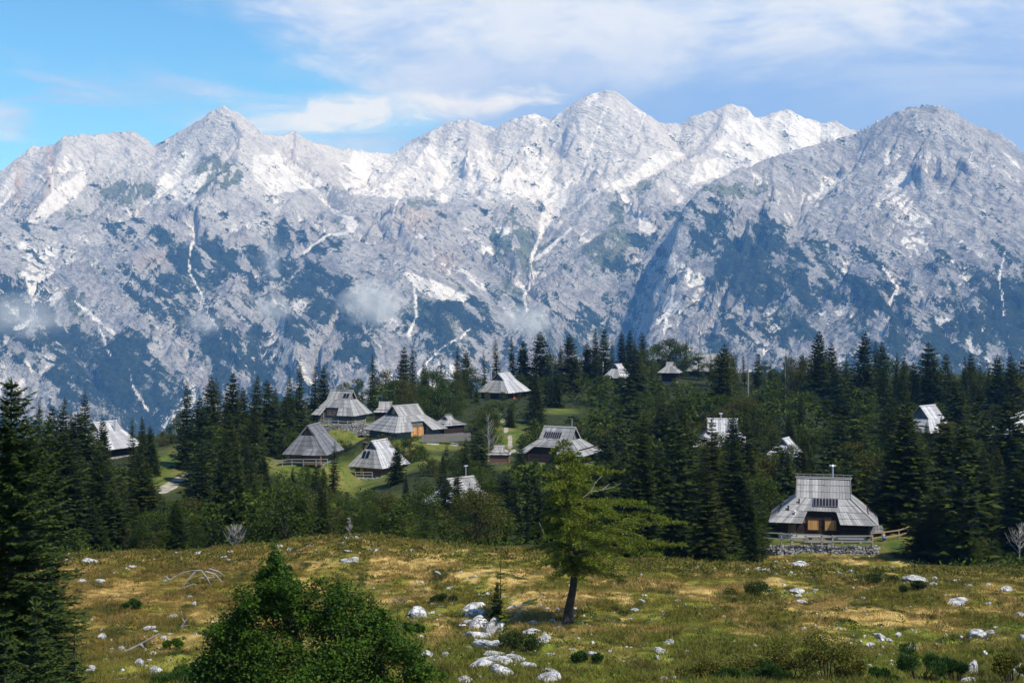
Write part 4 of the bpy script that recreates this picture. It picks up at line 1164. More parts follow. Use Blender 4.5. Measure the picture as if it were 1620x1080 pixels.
# ------------------------------------------------------------------ trees
def leaf_mat(name, stops, trans=0.25, rough=0.6, varscale=1.0, alt=None):
    """foliage: colour differs from tree to tree and from spray to spray"""
    m, T = new_mat(name)
    oi = T.n('ShaderNodeObjectInfo'); g = T.n('ShaderNodeNewGeometry')
    r = oi.outputs['Random']
    c = T.mix(T.step(r, 0.0, 1.0), stops[0], stops[1])
    if alt: c = T.mix(T.math('GREATER_THAN', T.math('FRACT', T.math('MULTIPLY', r, 7.3)), alt[0]), c, alt[1])
    isl = g.outputs['Random Per Island']
    c = T.mix(T.math('MULTIPLY', T.math('POWER', isl, 1.7), varscale), c, stops[2])
    n_ = T.noise(g.outputs['Position'], 0.5, 3, 0.6)
    c = T.mix(T.math('MULTIPLY', T.step(n_, 0.4, 0.7), 0.4), c, tuple(x * 0.5 for x in stops[0]))
    d = T.n('ShaderNodeBsdfPrincipled'); T.link(c, d.inputs['Base Color']); d.inputs['Roughness'].default_value = rough
    d.inputs['Specular IOR Level'].default_value = 0.05
    t = T.n('ShaderNodeBsdfTranslucent')
    ct = T.mix(0.5, c, (0.09, 0.13, 0.01)); T.link(ct, t.inputs['Color'])
    mx = T.n('ShaderNodeMixShader'); mx.inputs[0].default_value = trans
    T.link(d.outputs[0], mx.inputs[1]); T.link(t.outputs[0], mx.inputs[2])
    o = T.n('ShaderNodeOutputMaterial'); T.link(mx.outputs[0], o.inputs[0])
    return m
ML = {
 'spruce': leaf_mat('spruce_needles', ((0.011, 0.021, 0.005), (0.021, 0.033, 0.006), (0.070, 0.088, 0.013)), 0.12, alt=(0.8, (0.038, 0.040, 0.008))),
 'spruce_near': leaf_mat('young_spruce_needles', ((0.018, 0.032, 0.009), (0.022, 0.036, 0.010), (0.075, 0.105, 0.022)), 0.15),
 'beech': leaf_mat('beech_leaves', ((0.018, 0.040, 0.007), (0.042, 0.058, 0.008), (0.092, 0.125, 0.015)), 0.22, alt=(0.78, (0.070, 0.048, 0.014))),
 'maple': leaf_mat('maple_leaves', ((0.026, 0.070, 0.009), (0.030, 0.078, 0.010), (0.105, 0.175, 0.02)), 0.22),
 'larch': leaf_mat('larch_needles', ((0.075, 0.106, 0.012), (0.085, 0.118, 0.014), (0.24, 0.275, 0.03)), 0.32),
 'pine': leaf_mat('dwarf_pine_needles', ((0.020, 0.052, 0.012), (0.026, 0.060, 0.014), (0.060, 0.115, 0.022)), 0.15),
 'willow': leaf_mat('willow_leaves', ((0.065, 0.070, 0.012), (0.080, 0.080, 0.014), (0.22, 0.20, 0.04)), 0.25),
 'fern': leaf_mat('herb_leaves', ((0.045, 0.110, 0.012), (0.055, 0.120, 0.014), (0.110, 0.190, 0.020)), 0.25),
}
M['bark'] = wood_mat('grey_brown_bark', (0.030, 0.023, 0.018), (0.085, 0.068, 0.055), 0.9, 4.0, island=False, spec=.1)
M['bark_pale'] = wood_mat('pale_dead_bark', (0.17, 0.155, 0.14), (0.36, 0.34, 0.31), 0.85, 4.0, island=False, spec=.1)

class Kites:
    """gathers kite-shaped sprays (4 corners) into one mesh"""
    def __init__(self): self.P = []
    def add(self, base, d, side, L, W_):
        """arrays (n,3) base, direction, side; lengths and widths (n,)"""
        L = L[:, None]; W_ = W_[:, None]
        self.P.append(np.stack([base, base + d * L * 0.42 + side * W_, base + d * L, base + d * L * 0.42 - side * W_], 1))
    def mesh(self, name, mat):
        v = np.concatenate(self.P).reshape(-1, 3); n = len(v) // 4
        return mesh_np(name, v, np.arange(n * 4).reshape(n, 4), mat)
def nrmz(a): return a / (np.linalg.norm(a, axis=-1, keepdims=True) + 1e-9)

def spruce(seed, h, r, whorls, per, twigs, tw=0.2, tl=0.34, bare=0.06, mat='spruce', top_thin=0.82, droop=0.35, gaps=0.12, dbl=False):
    """spruce crown: whorls of drooping branches carrying flat sprays -> (crown mesh, trunk mesh)"""
    R_ = np.random.RandomState(seed); K = Kites()
    lopsided = R_.uniform(0, 6.28)
    for k in range(whorls):
        t = (k + R_.uniform(-.25, .25)) / whorls
        t = min(max(t, 0), 1); z = h * (bare + (1 - bare) * t)
        prof = (1 - t) ** top_thin
        n = per if t < .8 else max(4, per - 2)
        for i in range(n):
            if R_.rand() < gaps: continue
            az = 6.283 * (i + R_.uniform(-.35, .35)) / n + k * 2.4
            L = max(r * prof * R_.uniform(.68, 1.14) * (1 + .10 * math.cos(az - lopsided)), 0.16 * r / 2)
            # branch curve: sags, tip lifts
            m = max(3, int(twigs * (0.35 + 0.65 * prof)))
            s = (np.arange(m) + R_.uniform(.2, .8, m)) / m
            up = 0.55 * t - 0.05
            zz = z + L * (up * s - droop * (1 - t * .6) * s ** 1.5 + 0.16 * s ** 3)
            dirh = np.array([math.cos(az), math.sin(az), 0.0]); sd = np.array([-math.sin(az), math.cos(az), 0.0])
            c = dirh[None] * (s * L)[:, None]; c[:, 2] = zz
            for q in (-1, 1):
                ln = tl * r * (0.25 + 0.75 * prof) * (1.15 - s * .75) * R_.uniform(.75, 1.25, m)
                d = nrmz(dirh[None] * R_.uniform(.5, 1.0, (m, 1)) + q * sd[None] * R_.uniform(.6, 1.1, (m, 1)) + np.array([0, 0, 1.0])[None] * R_.uniform(-.55, .12, (m, 1)))
                side = nrmz(np.cross(d, np.array([0, 0, 1.0])[None] + R_.uniform(-.5, .5, (m, 3))))
                K.add(c, d, side, ln, tw * ln * R_.uniform(.7, 1.3, m) + .02)
                if dbl:
                    c2 = c + d * (ln * .45)[:, None]
                    for q2 in (-1, 1):
                        d2 = nrmz(d + q2 * side * .9 + np.array([0, 0, .2])[None] * R_.uniform(-1, 1, (m, 1)))
                        K.add(c2, d2, nrmz(np.cross(d2, np.array([0, 0, 1.0])[None] + R_.uniform(-.4, .4, (m, 3)))), ln * .6, tw * ln * .55 + .012)
            # leading sprays along the bough
            d = nrmz(dirh[None] + np.array([0, 0, 1.0])[None] * R_.uniform(-.25, .25, (m, 1)) + R_.uniform(-.25, .25, (m, 3)))
            K.add(c, d, nrmz(np.cross(d, np.array([0, 0, 1.0])[None] + R_.uniform(-.9, .9, (m, 3)))), np.full(m, L * 1.5 / m + .05 * r), np.full(m, tw * .22 * r * (.3 + .7 * prof)))
    # leader
    m = 9; zt = h * np.linspace(.93, 1.0, m); b = np.stack([np.zeros(m), np.zeros(m), zt], 1)
    d = nrmz(np.stack([R_.uniform(-1, 1, m), R_.uniform(-1, 1, m), R_.uniform(.2, 1.6, m)], 1))
    K.add(b, d, nrmz(np.cross(d, R_.uniform(-1, 1, (m, 3)))), np.full(m, .05 * r + .14), np.full(m, .035))
    b = np.array([[0, 0, h * .97]] * 2); d = np.array([[0, 0, 1.0]] * 2); K.add(b, d, np.array([[1.0, 0, 0], [0, 1.0, 0]]), np.full(2, h * .045), np.full(2, .05))
    tm = MB(); tm.tube([(0, 0, -.6), (0, 0, h * .25), (0, 0, h * .6), (0, 0, h * .97)], [h * .016 + .02, h * .012 + .01, h * .007, .01], 6)
    return K.mesh('crown', ML[mat]), tm.mesh('trunk', M['bark'])

def broadleaf(seed, h, r, clumps, leaves, leaf=.28, mat='beech', low=.12, spread=.34, skew=(0, 0), shape=1.0):
    """broad crown: limbs lead to leaf clumps set unevenly through the crown"""
    R_ = np.random.RandomState(seed); K = Kites(); tm = MB()
    tm.tube([(0, 0, -.5), (.05 * r, 0, h * .25), (-.05 * r, .04 * r, h * .6), (0, 0, h * .86)], [h * .02 + .02, h * .016, h * .009, .012], 6)
    for c in range(clumps):
        t = R_.uniform(0, 1) ** .85
        zc = h * (low + (.97 - low) * t)
        rad = r * (math.sin(math.pi * min(1, (.16 + .80 * t) ** shape)) ** .7) * R_.uniform(.35, 1.0)
        az = R_.uniform(0, 6.283)
        p = np.array([math.cos(az) * rad + skew[0] * t, math.sin(az) * rad + skew[1] * t, zc])
        cr = spread * r * R_.uniform(.55, 1.15)
        if c % 2 == 0: tm.tube([(0, 0, max(.1 * h, zc - rad * .8)), (p[0] * .55, p[1] * .55, zc - rad * .2), tuple(p)], [.05 + h * .004, .03, .01], 4)
        n = int(leaves * R_.uniform(.6, 1.3))
        o = R_.normal(0, 1, (n, 3)); o = nrmz(o) * (R_.uniform(.25, 1, (n, 1)) ** .5) * np.array([cr, cr, cr * .62])
        b = p[None] + o
        d = nrmz(nrmz(o) * .8 + R_.normal(0, .6, (n, 3)) + np.array([0, 0, -.15])[None])
        K.add(b, d, nrmz(np.cross(d, np.array([0, 0, 1.0])[None] + R_.normal(0, .6, (n, 3)))), leaf * R_.uniform(.6, 1.3, n), leaf * R_.uniform(.26, .46, n))
    return K.mesh('crown', ML[mat]), tm.mesh('trunk', M['bark'])

SP = [spruce(11, 14, 2.9, 36, 10, 9, tw=.27, top_thin=.72), spruce(12, 15, 2.6, 38, 9, 9, tw=.28, top_thin=.8), spruce(13, 13, 3.2, 32, 10, 10, tw=.27, top_thin=.66, gaps=.16), spruce(14, 16, 2.8, 40, 9, 9, tw=.27, gaps=.16, droop=.45, top_thin=.75),
      spruce(15, 12, 2.7, 32, 10, 9, tw=.27, top_thin=.62), spruce(16, 14, 2.2, 38, 9, 8, tw=.3, gaps=.22, top_thin=.7), spruce(17, 13, 3.5, 32, 11, 11, tw=.26, gaps=.14, top_thin=.7)]
SP += [spruce(18, 15, 2.5, 34, 8, 9, tw=.26, top_thin=.95, gaps=.34, bare=.14), spruce(19, 12, 3.0, 28, 9, 10, tw=.26, top_thin=.55, gaps=.25, droop=.5), spruce(20, 16, 2.3, 42, 8, 8, tw=.27, top_thin=.6, gaps=.3)]
SPH = [14, 15, 13, 16, 12, 14, 13, 15, 12, 16]
SN = [spruce(21, 11, 2.6, 36, 10, 12, tw=.16, tl=.3, dbl=True, gaps=.16), spruce(22, 10, 2.9, 32, 11, 12, tw=.16, tl=.28, dbl=True, top_thin=.72, gaps=.1), spruce(23, 12, 2.3, 38, 9, 11, tw=.16, tl=.3, dbl=True, gaps=.25, top_thin=.9)]
SNH = [11, 10, 12]
BL = [broadleaf(31, 8, 3.4, 52, 130, .22), broadleaf(32, 7, 3.8, 56, 120, .22, low=.06), broadleaf(33, 9, 3.0, 50, 130, .21, spread=.28), broadleaf(34, 5, 3.0, 42, 120, .19, low=.02), broadleaf(35, 10, 3.6, 64, 115, .23, spread=.28)]
BLH = [8, 7, 9, 5, 10]

def put_tree(name, proto, pos, h, h0, rz, wid=1.0, lean=(0, 0)):
    root = empty(name, pos, rz)
    s = h / h0
    root.scale = (s * wid, s * wid, s)
    root.rotation_euler = (lean[0], lean[1], rz)
    for me_, nm in zip(proto, ('crown', 'trunk')):
        o = bpy.data.objects.new(nm, me_); COL.objects.link(o); o.parent = root
    return root
TREES = []      # (px, top_py, D, kind, root, base_py, halfwidth_px)
rt_ = random.Random(5)
def place(kind, px, D, top_py=None, h=None, wid=1.0, near=False, idx=None, lean=True):
    x = (px - CX) / F * D; z = gz(x, D)
    if h is None: h = max(2.5, (HY - top_py) / F * D - z)
    zoo, hs = (SN, SNH) if (kind == 'spruce' and (near or D < 165)) else (SP, SPH) if kind == 'spruce' else (BL, BLH)
    i = rt_.randrange(len(zoo)) if idx is None else idx % len(zoo)
    ln = (rt_.uniform(-.05, .05), rt_.uniform(-.05, .05)) if lean else (0, 0)
    root = put_tree('spruce_tree' if kind == 'spruce' else ('beech_tree' if h > 5 else 'beech_bush'), zoo[i], (x, D, z - .15), h, hs[i], rt_.uniform(0, 6.28), wid, ln)
    rw = {'spruce': .19, 'beech': .42}[kind] * h * wid * F / D
    tp = HY - (z + h) / D * F; bp = HY - z / D * F
    TREES.append([px, tp, D, kind, root, bp, rw, h])
    return root
# trees that stand out against the range: top pixel, distance, width factor
SKYL = [(60, 627, 235, 1), (80, 640, 238, 1), (95, 629, 225, 1), (115, 648, 235, 1), (135, 621, 205, 1.15), (162, 660, 215, .8), (212, 655, 225, .8), (226, 657, 232, .8), (241, 671, 228, .8),
        (296, 600, 232, 1), (318, 628, 240, 1), (332, 594, 250, .9), (348, 596, 262, .9), (366, 588, 255, .9), (382, 611, 262, .9), (403, 591, 270, .9), (422, 600, 275, 1), (437, 612, 290, 1), (455, 592, 280, 1),
        (473, 561, 295, .95), (496, 565, 300, .95), (510, 578, 305, .9), (590, 559, 345, .9), (636, 547, 355, .9), (653, 546, 358, .9), (672, 572, 380, 1), (697, 566, 375, 1), (722, 546, 380, 1), (735, 553, 385, 1),
        (767, 551, 392, .75), (787, 536, 395, 1.1), (811, 529, 392, .7), (828, 538, 388, .9), (854, 523, 385, 1.15), (886, 545, 390, 1), (903, 527, 380, 1.1), (928, 540, 400, 1), (942, 517, 398, .9), (954, 518, 402, .85), (968, 534, 410, .9),
        (985, 525, 420, .9), (994, 521, 415, .8), (1005, 537, 425, .9), (1017, 525, 412, .9), (1085, 535, 430, .9), (1141, 543, 300, .9), (1178, 556, 400, .9), (1197, 558, 395, 1.1), (1240, 549, 330, .6), (1268, 560, 380, 1),
        (1294, 522, 345, .9), (1315, 541, 350, .9), (1341, 562, 340, 1), (1363, 525, 335, .9), (1386, 538, 345, .85), (1396, 540, 350, .8), (1419, 556, 350, .9), (1428, 558, 340, .9), (1474, 540, 320, 1.3), (1493, 558, 330, .9),
        (1526, 562, 330, .8), (1538, 558, 340, .9), (1550, 566, 345, .8), (1564, 572, 345, 1), (1580, 559, 335, 1), (1600, 557, 325, 1), (1616, 566, 330, 1), (1448, 572, 350, 1), (1220, 568, 390, 1), (1160, 566, 400, 1)]
for px, py, D, wd in SKYL: place('spruce', px, D, py, wid=wd)
BSKY = [(258, 682, 258, 1), (270, 668, 262, 1), (285, 650, 268, 1.1), (545, 603, 335, 1.2), (565, 598, 340, 1.2), (612, 585, 350, 1.2), (640, 590, 345, 1.2), (620, 600, 330, 1.2), (685, 585, 350, 1.2), (700, 590, 355, 1.2), (720, 588, 345, 1.2), (745, 580, 370, 1.2),
        (1040, 546, 430, 1.3), (1060, 538, 425, 1.3), (1078, 545, 420, 1.3), (1105, 556, 410, 1.3), (1130, 566, 395, 1.2), (1150, 558, 385, 1.1), (1210, 570, 390, 1.2), (1250, 565, 380, 1.2), (1275, 566, 370, 1.2), (870, 560, 400, 1.2), (1020, 555, 400, 1.2)]
for px, py, D, wd in BSKY: place('beech', px, D, py, wid=wd * .8)
# notable trees inside the village and along the meadow edge: px, top, D, kind, width
NOTE = [(960, 592, 392, 'beech', .8), (981, 595, 391, 'beech', .8), (1047, 598, 394, 'beech', .6), (1066, 602, 394, 'beech', .8), (1148, 686, 254, 'spruce', 1), (1164, 672, 255, 'spruce', 1), (1128, 694, 253, 'spruce', .9), (1440, 650, 280, 'spruce', 1), (1466, 668, 279, 'spruce', 1), (1490, 655, 280, 'spruce', 1),
        (1582, 658, 274, 'spruce', 1), (1610, 674, 273, 'spruce', 1), (724, 738, 183, 'spruce', 1), (748, 772, 182, 'spruce', 1.2), (766, 762, 182, 'beech', .8), (1232, 694, 233, 'spruce', .9), (1254, 704, 232, 'beech', .7), (166, 668, 238, 'spruce', .9), (150, 690, 236, 'spruce', 1), (1112, 588, 412, 'beech', .8), (1138, 584, 410, 'beech', .9), (1125, 560, 408, 'spruce', .7), (770, 632, 362, 'beech', .8), (795, 636, 361, 'beech', .9), (822, 632, 362, 'beech', .8),
        (527, 697, 238, 'spruce', 1.15), (513, 735, 232, 'spruce', .9), (628, 703, 236, 'spruce', 1.1), (643, 745, 215, 'spruce', 1.1), (463, 742, 232, 'spruce', 1), (488, 738, 235, 'spruce', 1),
        (722, 730, 178, 'spruce', 1.35), (735, 690, 200, 'spruce', 1), (705, 750, 175, 'spruce', 1.2), (672, 760, 170, 'beech', .9), (776, 640, 262, 'beech', .7), (822, 690, 215, 'spruce', 1.5), (800, 740, 180, 'spruce', 1.5), (850, 760, 165, 'spruce', 1.5), (868, 790, 150, 'spruce', 1.3),
        (1128, 660, 150, 'spruce', 1.6), (1085, 640, 165, 'spruce', 1.4), (1165, 690, 145, 'spruce', 1.5), (1050, 700, 150, 'spruce', 1.4), (1190, 760, 142, 'spruce', 1.5), (1110, 770, 138, 'spruce', 1.6), (1150, 800, 136, 'spruce', 1.7), (1065, 790, 138, 'spruce', 1.5),
        (1205, 790, 147, 'spruce', 1.1), (1488, 765, 139, 'spruce', 2.1), (1458, 828, 137, 'spruce', 1.5), (1530, 800, 139, 'spruce', 1.7), (1400, 705, 178, 'beech', .9), (1380, 720, 172, 'beech', .9), (1425, 720, 185, 'beech', .9), (1450, 700, 160, 'spruce', 1.3),
        (1575, 866, 132, 'beech', .6), (1545, 870, 131, 'beech', .6), (1600, 740, 146, 'spruce', 1.3), (1620, 700, 150, 'spruce', 1.3), (1560, 700, 160, 'spruce', 1.3), (1500, 660, 175, 'spruce', 1.3), (1600, 620, 200, 'spruce', 1.3),
        (610, 690, 262, 'beech', 1.0), (650, 688, 262, 'beech', 1.2), (585, 690, 264, 'beech', .8), (668, 712, 255, 'beech', 1.0), (700, 715, 245, 'spruce', 1.5), (730, 705, 248, 'spruce', 1.2), (685, 725, 235, 'beech', 1.1),
        (415, 720, 215, 'spruce', 1.3), (390, 700, 222, 'spruce', 1.3), (370, 760, 180, 'beech', 1.1), (340, 770, 172, 'beech', 1.1), (300, 790, 160, 'beech', 1.0), (405, 790, 165, 'spruce', 1.5), (440, 775, 180, 'beech', .9), (480, 768, 188, 'beech', 1.1), (515, 775, 190, 'beech', 1.1), (470, 790, 160, 'spruce', 1.3),
        (545, 785, 180, 'beech', 1.1), (580, 790, 178, 'spruce', 1.3), (600, 800, 165, 'beech', .9), (560, 815, 150, 'beech', .8), (625, 790, 172, 'spruce', 1.3), (655, 800, 158, 'spruce', 1.2),
        (160, 700, 160, 'spruce', 1.2), (190, 730, 165, 'spruce', 1.3), (130, 690, 150, 'spruce', 1.2), (100, 680, 140, 'spruce', 1.2), (225, 740, 170, 'spruce', 1.2), (205, 720, 180, 'spruce', 1.1), (240, 760, 170, 'spruce', 1.2), (60, 700, 130, 'spruce', 1.2), (180, 770, 140, 'spruce', 1.4), (215, 790, 138, 'spruce', 1.4), (150, 790, 132, 'spruce', 1.4),
        (205, 838, 130, 'beech', .8), (240, 820, 134, 'beech', .8), (315, 845, 132, 'beech', .8), (350, 835, 136, 'spruce', 1.2), (390, 842, 134, 'beech', .8), (430, 830, 136, 'beech', .9), (285, 800, 146, 'beech', .8)]
for px, py, D, kd, wd in NOTE: place(kd, px, D, py, wid=wd)
# the rest of the wood
ENV = [(0, 640), (30, 640), (60, 640), (130, 636), (160, 668), (200, 678), (240, 690), (255, 700), (275, 690), (290, 615), (330, 610), (400, 602), (455, 604), (480, 580), (510, 590), (530, 610), (580, 600), (640, 575), (700, 590), (725, 570),
       (760, 585), (780, 560), (810, 560), (850, 545), (900, 548), (940, 540), (1000, 545), (1050, 552), (1100, 562), (1140, 575), (1200, 580), (1250, 575), (1300, 560), (1360, 560), (1400, 560), (1470, 565), (1540, 575), (1620, 570)]
# clear sight: (x0, y0, x1, y1, distance of what must stay in view)
CLEAR = [(455, 665, 545, 728, 249), (497, 612, 588, 692, 300), (583, 640, 660, 684, 278), (620, 640, 700, 697, 278), (688, 660, 733, 700, 290), (590, 634, 626, 668, 312), (558, 692, 656, 768, 259), (520, 752, 615, 775, 250),
         (760, 575, 836, 630, 374), (832, 672, 948, 722, 246), (1208, 735, 1400, 895, 152), (685, 765, 710, 812, 191), (744, 740, 756, 770, 191), (163, 672, 206, 715, 246), (655, 580, 682, 602, 395), (964, 580, 988, 595, 400), (948, 570, 962, 590, 400), (1046, 582, 1072, 602, 402),
         (1106, 565, 1130, 590, 420), (1150, 592, 1175, 606, 420), (1124, 664, 1150, 680, 262), (1236, 686, 1258, 706, 240), (1452, 648, 1478, 668, 288), (1588, 652, 1622, 676, 282),
         (258, 702, 290, 778, 260), (786, 648, 822, 712, 300), (868, 646, 900, 668, 335), (1385, 835, 1440, 870, 152), (1400, 806, 1440, 860, 150), (430, 705, 458, 745, 247), (535, 700, 560, 745, 262), (655, 690, 700, 712, 262), (778, 708, 800, 738, 246), (560, 690, 590, 700, 262), (655, 752, 690, 762, 255)]
HUTXY = [((1303 - CX) / F * 152, 152, 8.5), ((541 - CX) / F * 300, 300, 7.5), ((496 - CX) / F * 249, 249, 7), ((641 - CX) / F * 278, 278, 8), ((600 - CX) / F * 259, 259, 6.5), ((709 - CX) / F * 290, 290, 4), ((610 - CX) / F * 312, 312, 3.5), ((797 - CX) / F * 374, 374, 7),
         ((886 - CX) / F * 246, 246, 8), ((728 - CX) / F * 191, 191, 6), ((166 - CX) / F * 246, 246, 7), ((662 - CX) / F * 395, 395, 6), ((1143 - CX) / F * 262, 262, 7), ((1243 - CX) / F * 240, 240, 5), ((1467 - CX) / F * 288, 288, 7), ((1607 - CX) / F * 282, 282, 7), ((1125 - CX) / F * 420, 420, 7), ((1060 - CX) / F * 402, 402, 4), ((978 - CX) / F * 400, 400, 4.5), ((790 - CX) / F * 246, 246, 2.5)]
def clear_ok(px, tp, bp, rw, D, kind):
    for x0, y0, x1, y1, dd in CLEAR:
        if D < dd and px + rw * .85 > x0 and px - rw * .85 < x1 and tp < y1 and bp > y0:
            if kind == 'spruce':       # a cone: narrower above
                top = max(tp, y0); frac = (min(bp, y1) - tp) / max(bp - tp, 1)
                if px + rw * frac > x0 and px - rw * frac < x1: return False
            else: return False
    return True
placed = [((t[0] - CX) / F * t[2], t[2], t[6] * t[2] / F) for t in TREES]
nsp = sum(t[3] == 'spruce' for t in TREES); nbl = len(TREES) - nsp
tries = 0
rest = []; restb = []
while tries < 26000:
    tries += 1
    D = rt_.choice((rt_.uniform(128, 200), rt_.uniform(150, 300), rt_.uniform(250, 440)))
    px = rt_.uniform(-40, 1660)
    dmin = float(np.interp(px, [0, 400, 560, 850, 1150, 1205, 1210, 1400, 1410, 1620], [126, 127, 132, 126, 128, 128, 164, 164, 131, 131]))
    dmax = float(np.interp(px, [0, 260, 350, 500, 560, 700, 850, 1300, 1620], [240, 262, 285, 330, 345, 375, 420, 430, 400]))
    if D < dmin or D > dmax: continue
    left = px < 450
    pb = 0.38 if px < 500 else 0.62 if px < 700 else 0.5 if px < 1050 else 0.42 if px < 1300 else 0.22
    if 860 < px < 1300 and D < 230: pb = .16
    if px > 1380 and D < 210: pb = .06
    if D > 250 and 880 < px < 1300: pb = .68
    kind = 'beech' if rt_.random() < pb else 'spruce'
    x = (px - CX) / F * D
    h = rt_.uniform(8, 16) if kind == 'spruce' else rt_.uniform(3.8, 9.0)
    if rt_.random() < .18: h *= .6
    z = gz(x, D)
    env = float(np.interp(px, [e[0] for e in ENV], [e[1] for e in ENV]))
    tp = HY - (z + h) / D * F
    if tp < env + rt_.uniform(0, 26):
        h = (HY - (env + rt_.uniform(2, 30))) / F * D - z
        if h < 2.6: continue
        tp = HY - (z + h) / D * F
    bp = HY - z / D * F
    wid = rt_.uniform(.95, 1.5)
    rw = {'spruce': .19, 'beech': .42}[kind] * h * wid * F / D
    ok_ = False
    for att in range(4):
        if clear_ok(px, tp, bp, rw, D, kind): ok_ = True; break
        h *= .68; rw *= .68; tp = HY - (z + h) / D * F
        if h < 1.9: break
    if not ok_: continue
    if any(math.hypot(x - a, D - b) < c + .3 for a, b, c in HUTXY): continue
    rr = rw * D / F
    if any((x - a) ** 2 + (D - b) ** 2 < (0.50 * (rr + c)) ** 2 for a, b, c in placed): continue
    if kind == 'spruce':
        if nsp >= 292: rest.append((px, D, h, wid, z)); placed.append((x, D, rr)); continue
        nsp += 1
    else:
        if nbl >= 292: restb.append((px, D, h, wid, z)); placed.append((x, D, rr)); continue
        nbl += 1
    place(kind, px, D, h=h, wid=wid)
    placed.append((x, D, rr))
print('trees', len(TREES), nsp, nbl)

# what is left of the wood beyond the trees one can tell apart
def join_rest(name, label, lst, protos, hs, mat):
    vs = []; 
    for i, (px, D, h, wid, z) in enumerate(lst):
        me_ = protos[i % len(protos)]; v = me_['v']; s = h / hs[i % len(hs)]; a = rt_.uniform(0, 6.28)
        c, sn = math.cos(a), math.sin(a); q = v * np.array([s * wid, s * wid, s])
        vs.append(np.stack([q[:, 0] * c - q[:, 1] * sn + (px - CX) / F * D, q[:, 0] * sn + q[:, 1] * c + D, q[:, 2] + z - .1], 1))
    if not vs: return
    v = np.concatenate(vs); tag(link_mesh(name, mesh_np(name, v, np.arange(len(v)).reshape(-1, 4), ML[mat])), label, kind='stuff')
def arr(me_):
    a = np.zeros(len(me_.vertices) * 3, dtype=np.float32); me_.vertices.foreach_get('co', a); return {'v': a.reshape(-1, 3)}
far_s = [arr(spruce(71 + i, 14, 2.9, 18, 7, 4, tw=.42, tl=.46, top_thin=.72)[0]) for i in range(4)]
far_b = [arr(broadleaf(81 + i, 7, 3.4, 22, 26, .55)[0]) for i in range(3)]
print('rest', len(rest), len(restb))
join_rest('far_wood', 'dark spruce wood filling the gaps behind the nearer trees', rest[:110], far_s, [14] * 4, 'spruce')
join_rest('far_scrub_wood', 'leafy thicket filling the gaps between the trees', restb[:160], far_b, [7] * 3, 'beech')

# undergrowth: one mass of low scrub between the trunks
def scrub_points(n, seed):
    R_ = np.random.RandomState(seed); out = []
    D = R_.uniform(124, 430, n * 4); px = R_.uniform(-40, 1660, n * 4); k = 0
    x = (px - CX) / F * D; z = ground_z(x, D); py = HY - z / D * F
    dm = np.interp(px, [0, 400, 560, 850, 1150, 1205, 1210, 1400, 1410, 1620], [125, 126, 130, 124, 125, 126, 162, 162, 127, 126])
    ok = (D > dm) & (R_.rand(n * 4) < (200 / D) ** 1.3)
    for x0, y0, x1, y1, dd in CLEAR: ok &= ~((D < dd + 8) & (px > x0 - 8) & (px < x1 + 8) & (py > y0 - 4) & (py - 1.6 * F / D < y1))
    for a, b, c in HUTXY: ok &= np.hypot(x - a, D - b) > c + .5
    i = np.nonzero(ok)[0][:n]
    return np.stack([x[i], D[i], z[i]], 1), R_
def cover_mesh(pts, R_, mat, name, label, size=(.5, 1.3), leaves=16, leaf=.3, flat=.7, height=1.0):
    n = len(pts); K = Kites(); rad = R_.uniform(*size, n)
    b = np.repeat(pts, leaves, 0); rr = np.repeat(rad, leaves)[:, None]
    o = nrmz(R_.normal(0, 1, (n * leaves, 3))); o[:, 2] = np.abs(o[:, 2]) * flat
    b = b + o * rr * R_.uniform(.3, 1, (n * leaves, 1)) * np.array([1, 1, height])
    d = nrmz(o + R_.normal(0, .6, (n * leaves, 3)) + np.array([0, 0, .4]))
    K.add(b, d, nrmz(np.cross(d, R_.normal(0, 1, (n * leaves, 3)))), leaf * R_.uniform(.6, 1.4, n * leaves), leaf * .33 * R_.uniform(.6, 1.3, n * leaves))
    o_ = link_mesh(name, K.mesh(name, ML[mat])); tag(o_, label, kind='stuff'); return o_
pts, R_ = scrub_points(5200, 3); cover_mesh(pts, R_, 'beech', 'undergrowth', 'low leafy undergrowth between the trees')
pts, R_ = scrub_points(700, 4); cover_mesh(pts, R_, 'fern', 'tall_herbs', 'bright green herbs along the wood edge', (.5, 1.0), 16, .3)

# ------------------------------------------------------------------ labels that single each tree out
ORD = ['first', 'second', 'third', 'fourth', 'fifth', 'sixth', 'seventh', 'eighth', 'ninth', 'tenth', 'eleventh', 'twelfth', 'thirteenth', 'fourteenth', 'fifteenth', 'sixteenth']
LAND = [(541, 645, 'the panelled terrace hut'), (493, 700, 'the slate grey gable hut'), (640, 670, 'the orange doored hut'), (605, 725, 'the brown chimney hut'), (710, 675, 'the low hipped shed'), (797, 610, 'the tall flue hut'),
        (890, 700, 'the long panel hut'), (1303, 800, 'the large shuttered hut'), (728, 790, 'the hut buried in spruces'), (184, 695, 'the west wood hut'), (667, 592, 'the white crest roof'), (978, 588, 'the roof by the white mast'),
        (1060, 592, 'the small hipped crest roof'), (1125, 580, 'the grey skyline roof'), (1143, 678, 'the white T shaped roof'), (1247, 696, 'the white roof scrap'), (1467, 662, 'the sliver roof in the east wood'), (1607, 664, 'the roof at the edge of the east wood'),
        (275, 740, 'the lawn with the gravel path'), (804, 680, 'the stony footpath'), (884, 657, 'the straw coloured clearing'), (920, 830, 'the lone larch'), (430, 880, 'the maple top'), (1320, 570, 'the notch below the grey massif'), (60, 760, 'the great west spruce'), (1560, 850, 'the east meadow corner'), (300, 870, 'the west meadow rim'), (1130, 860, 'the middle meadow rim')]
from collections import defaultdict
bag = defaultdict(list)
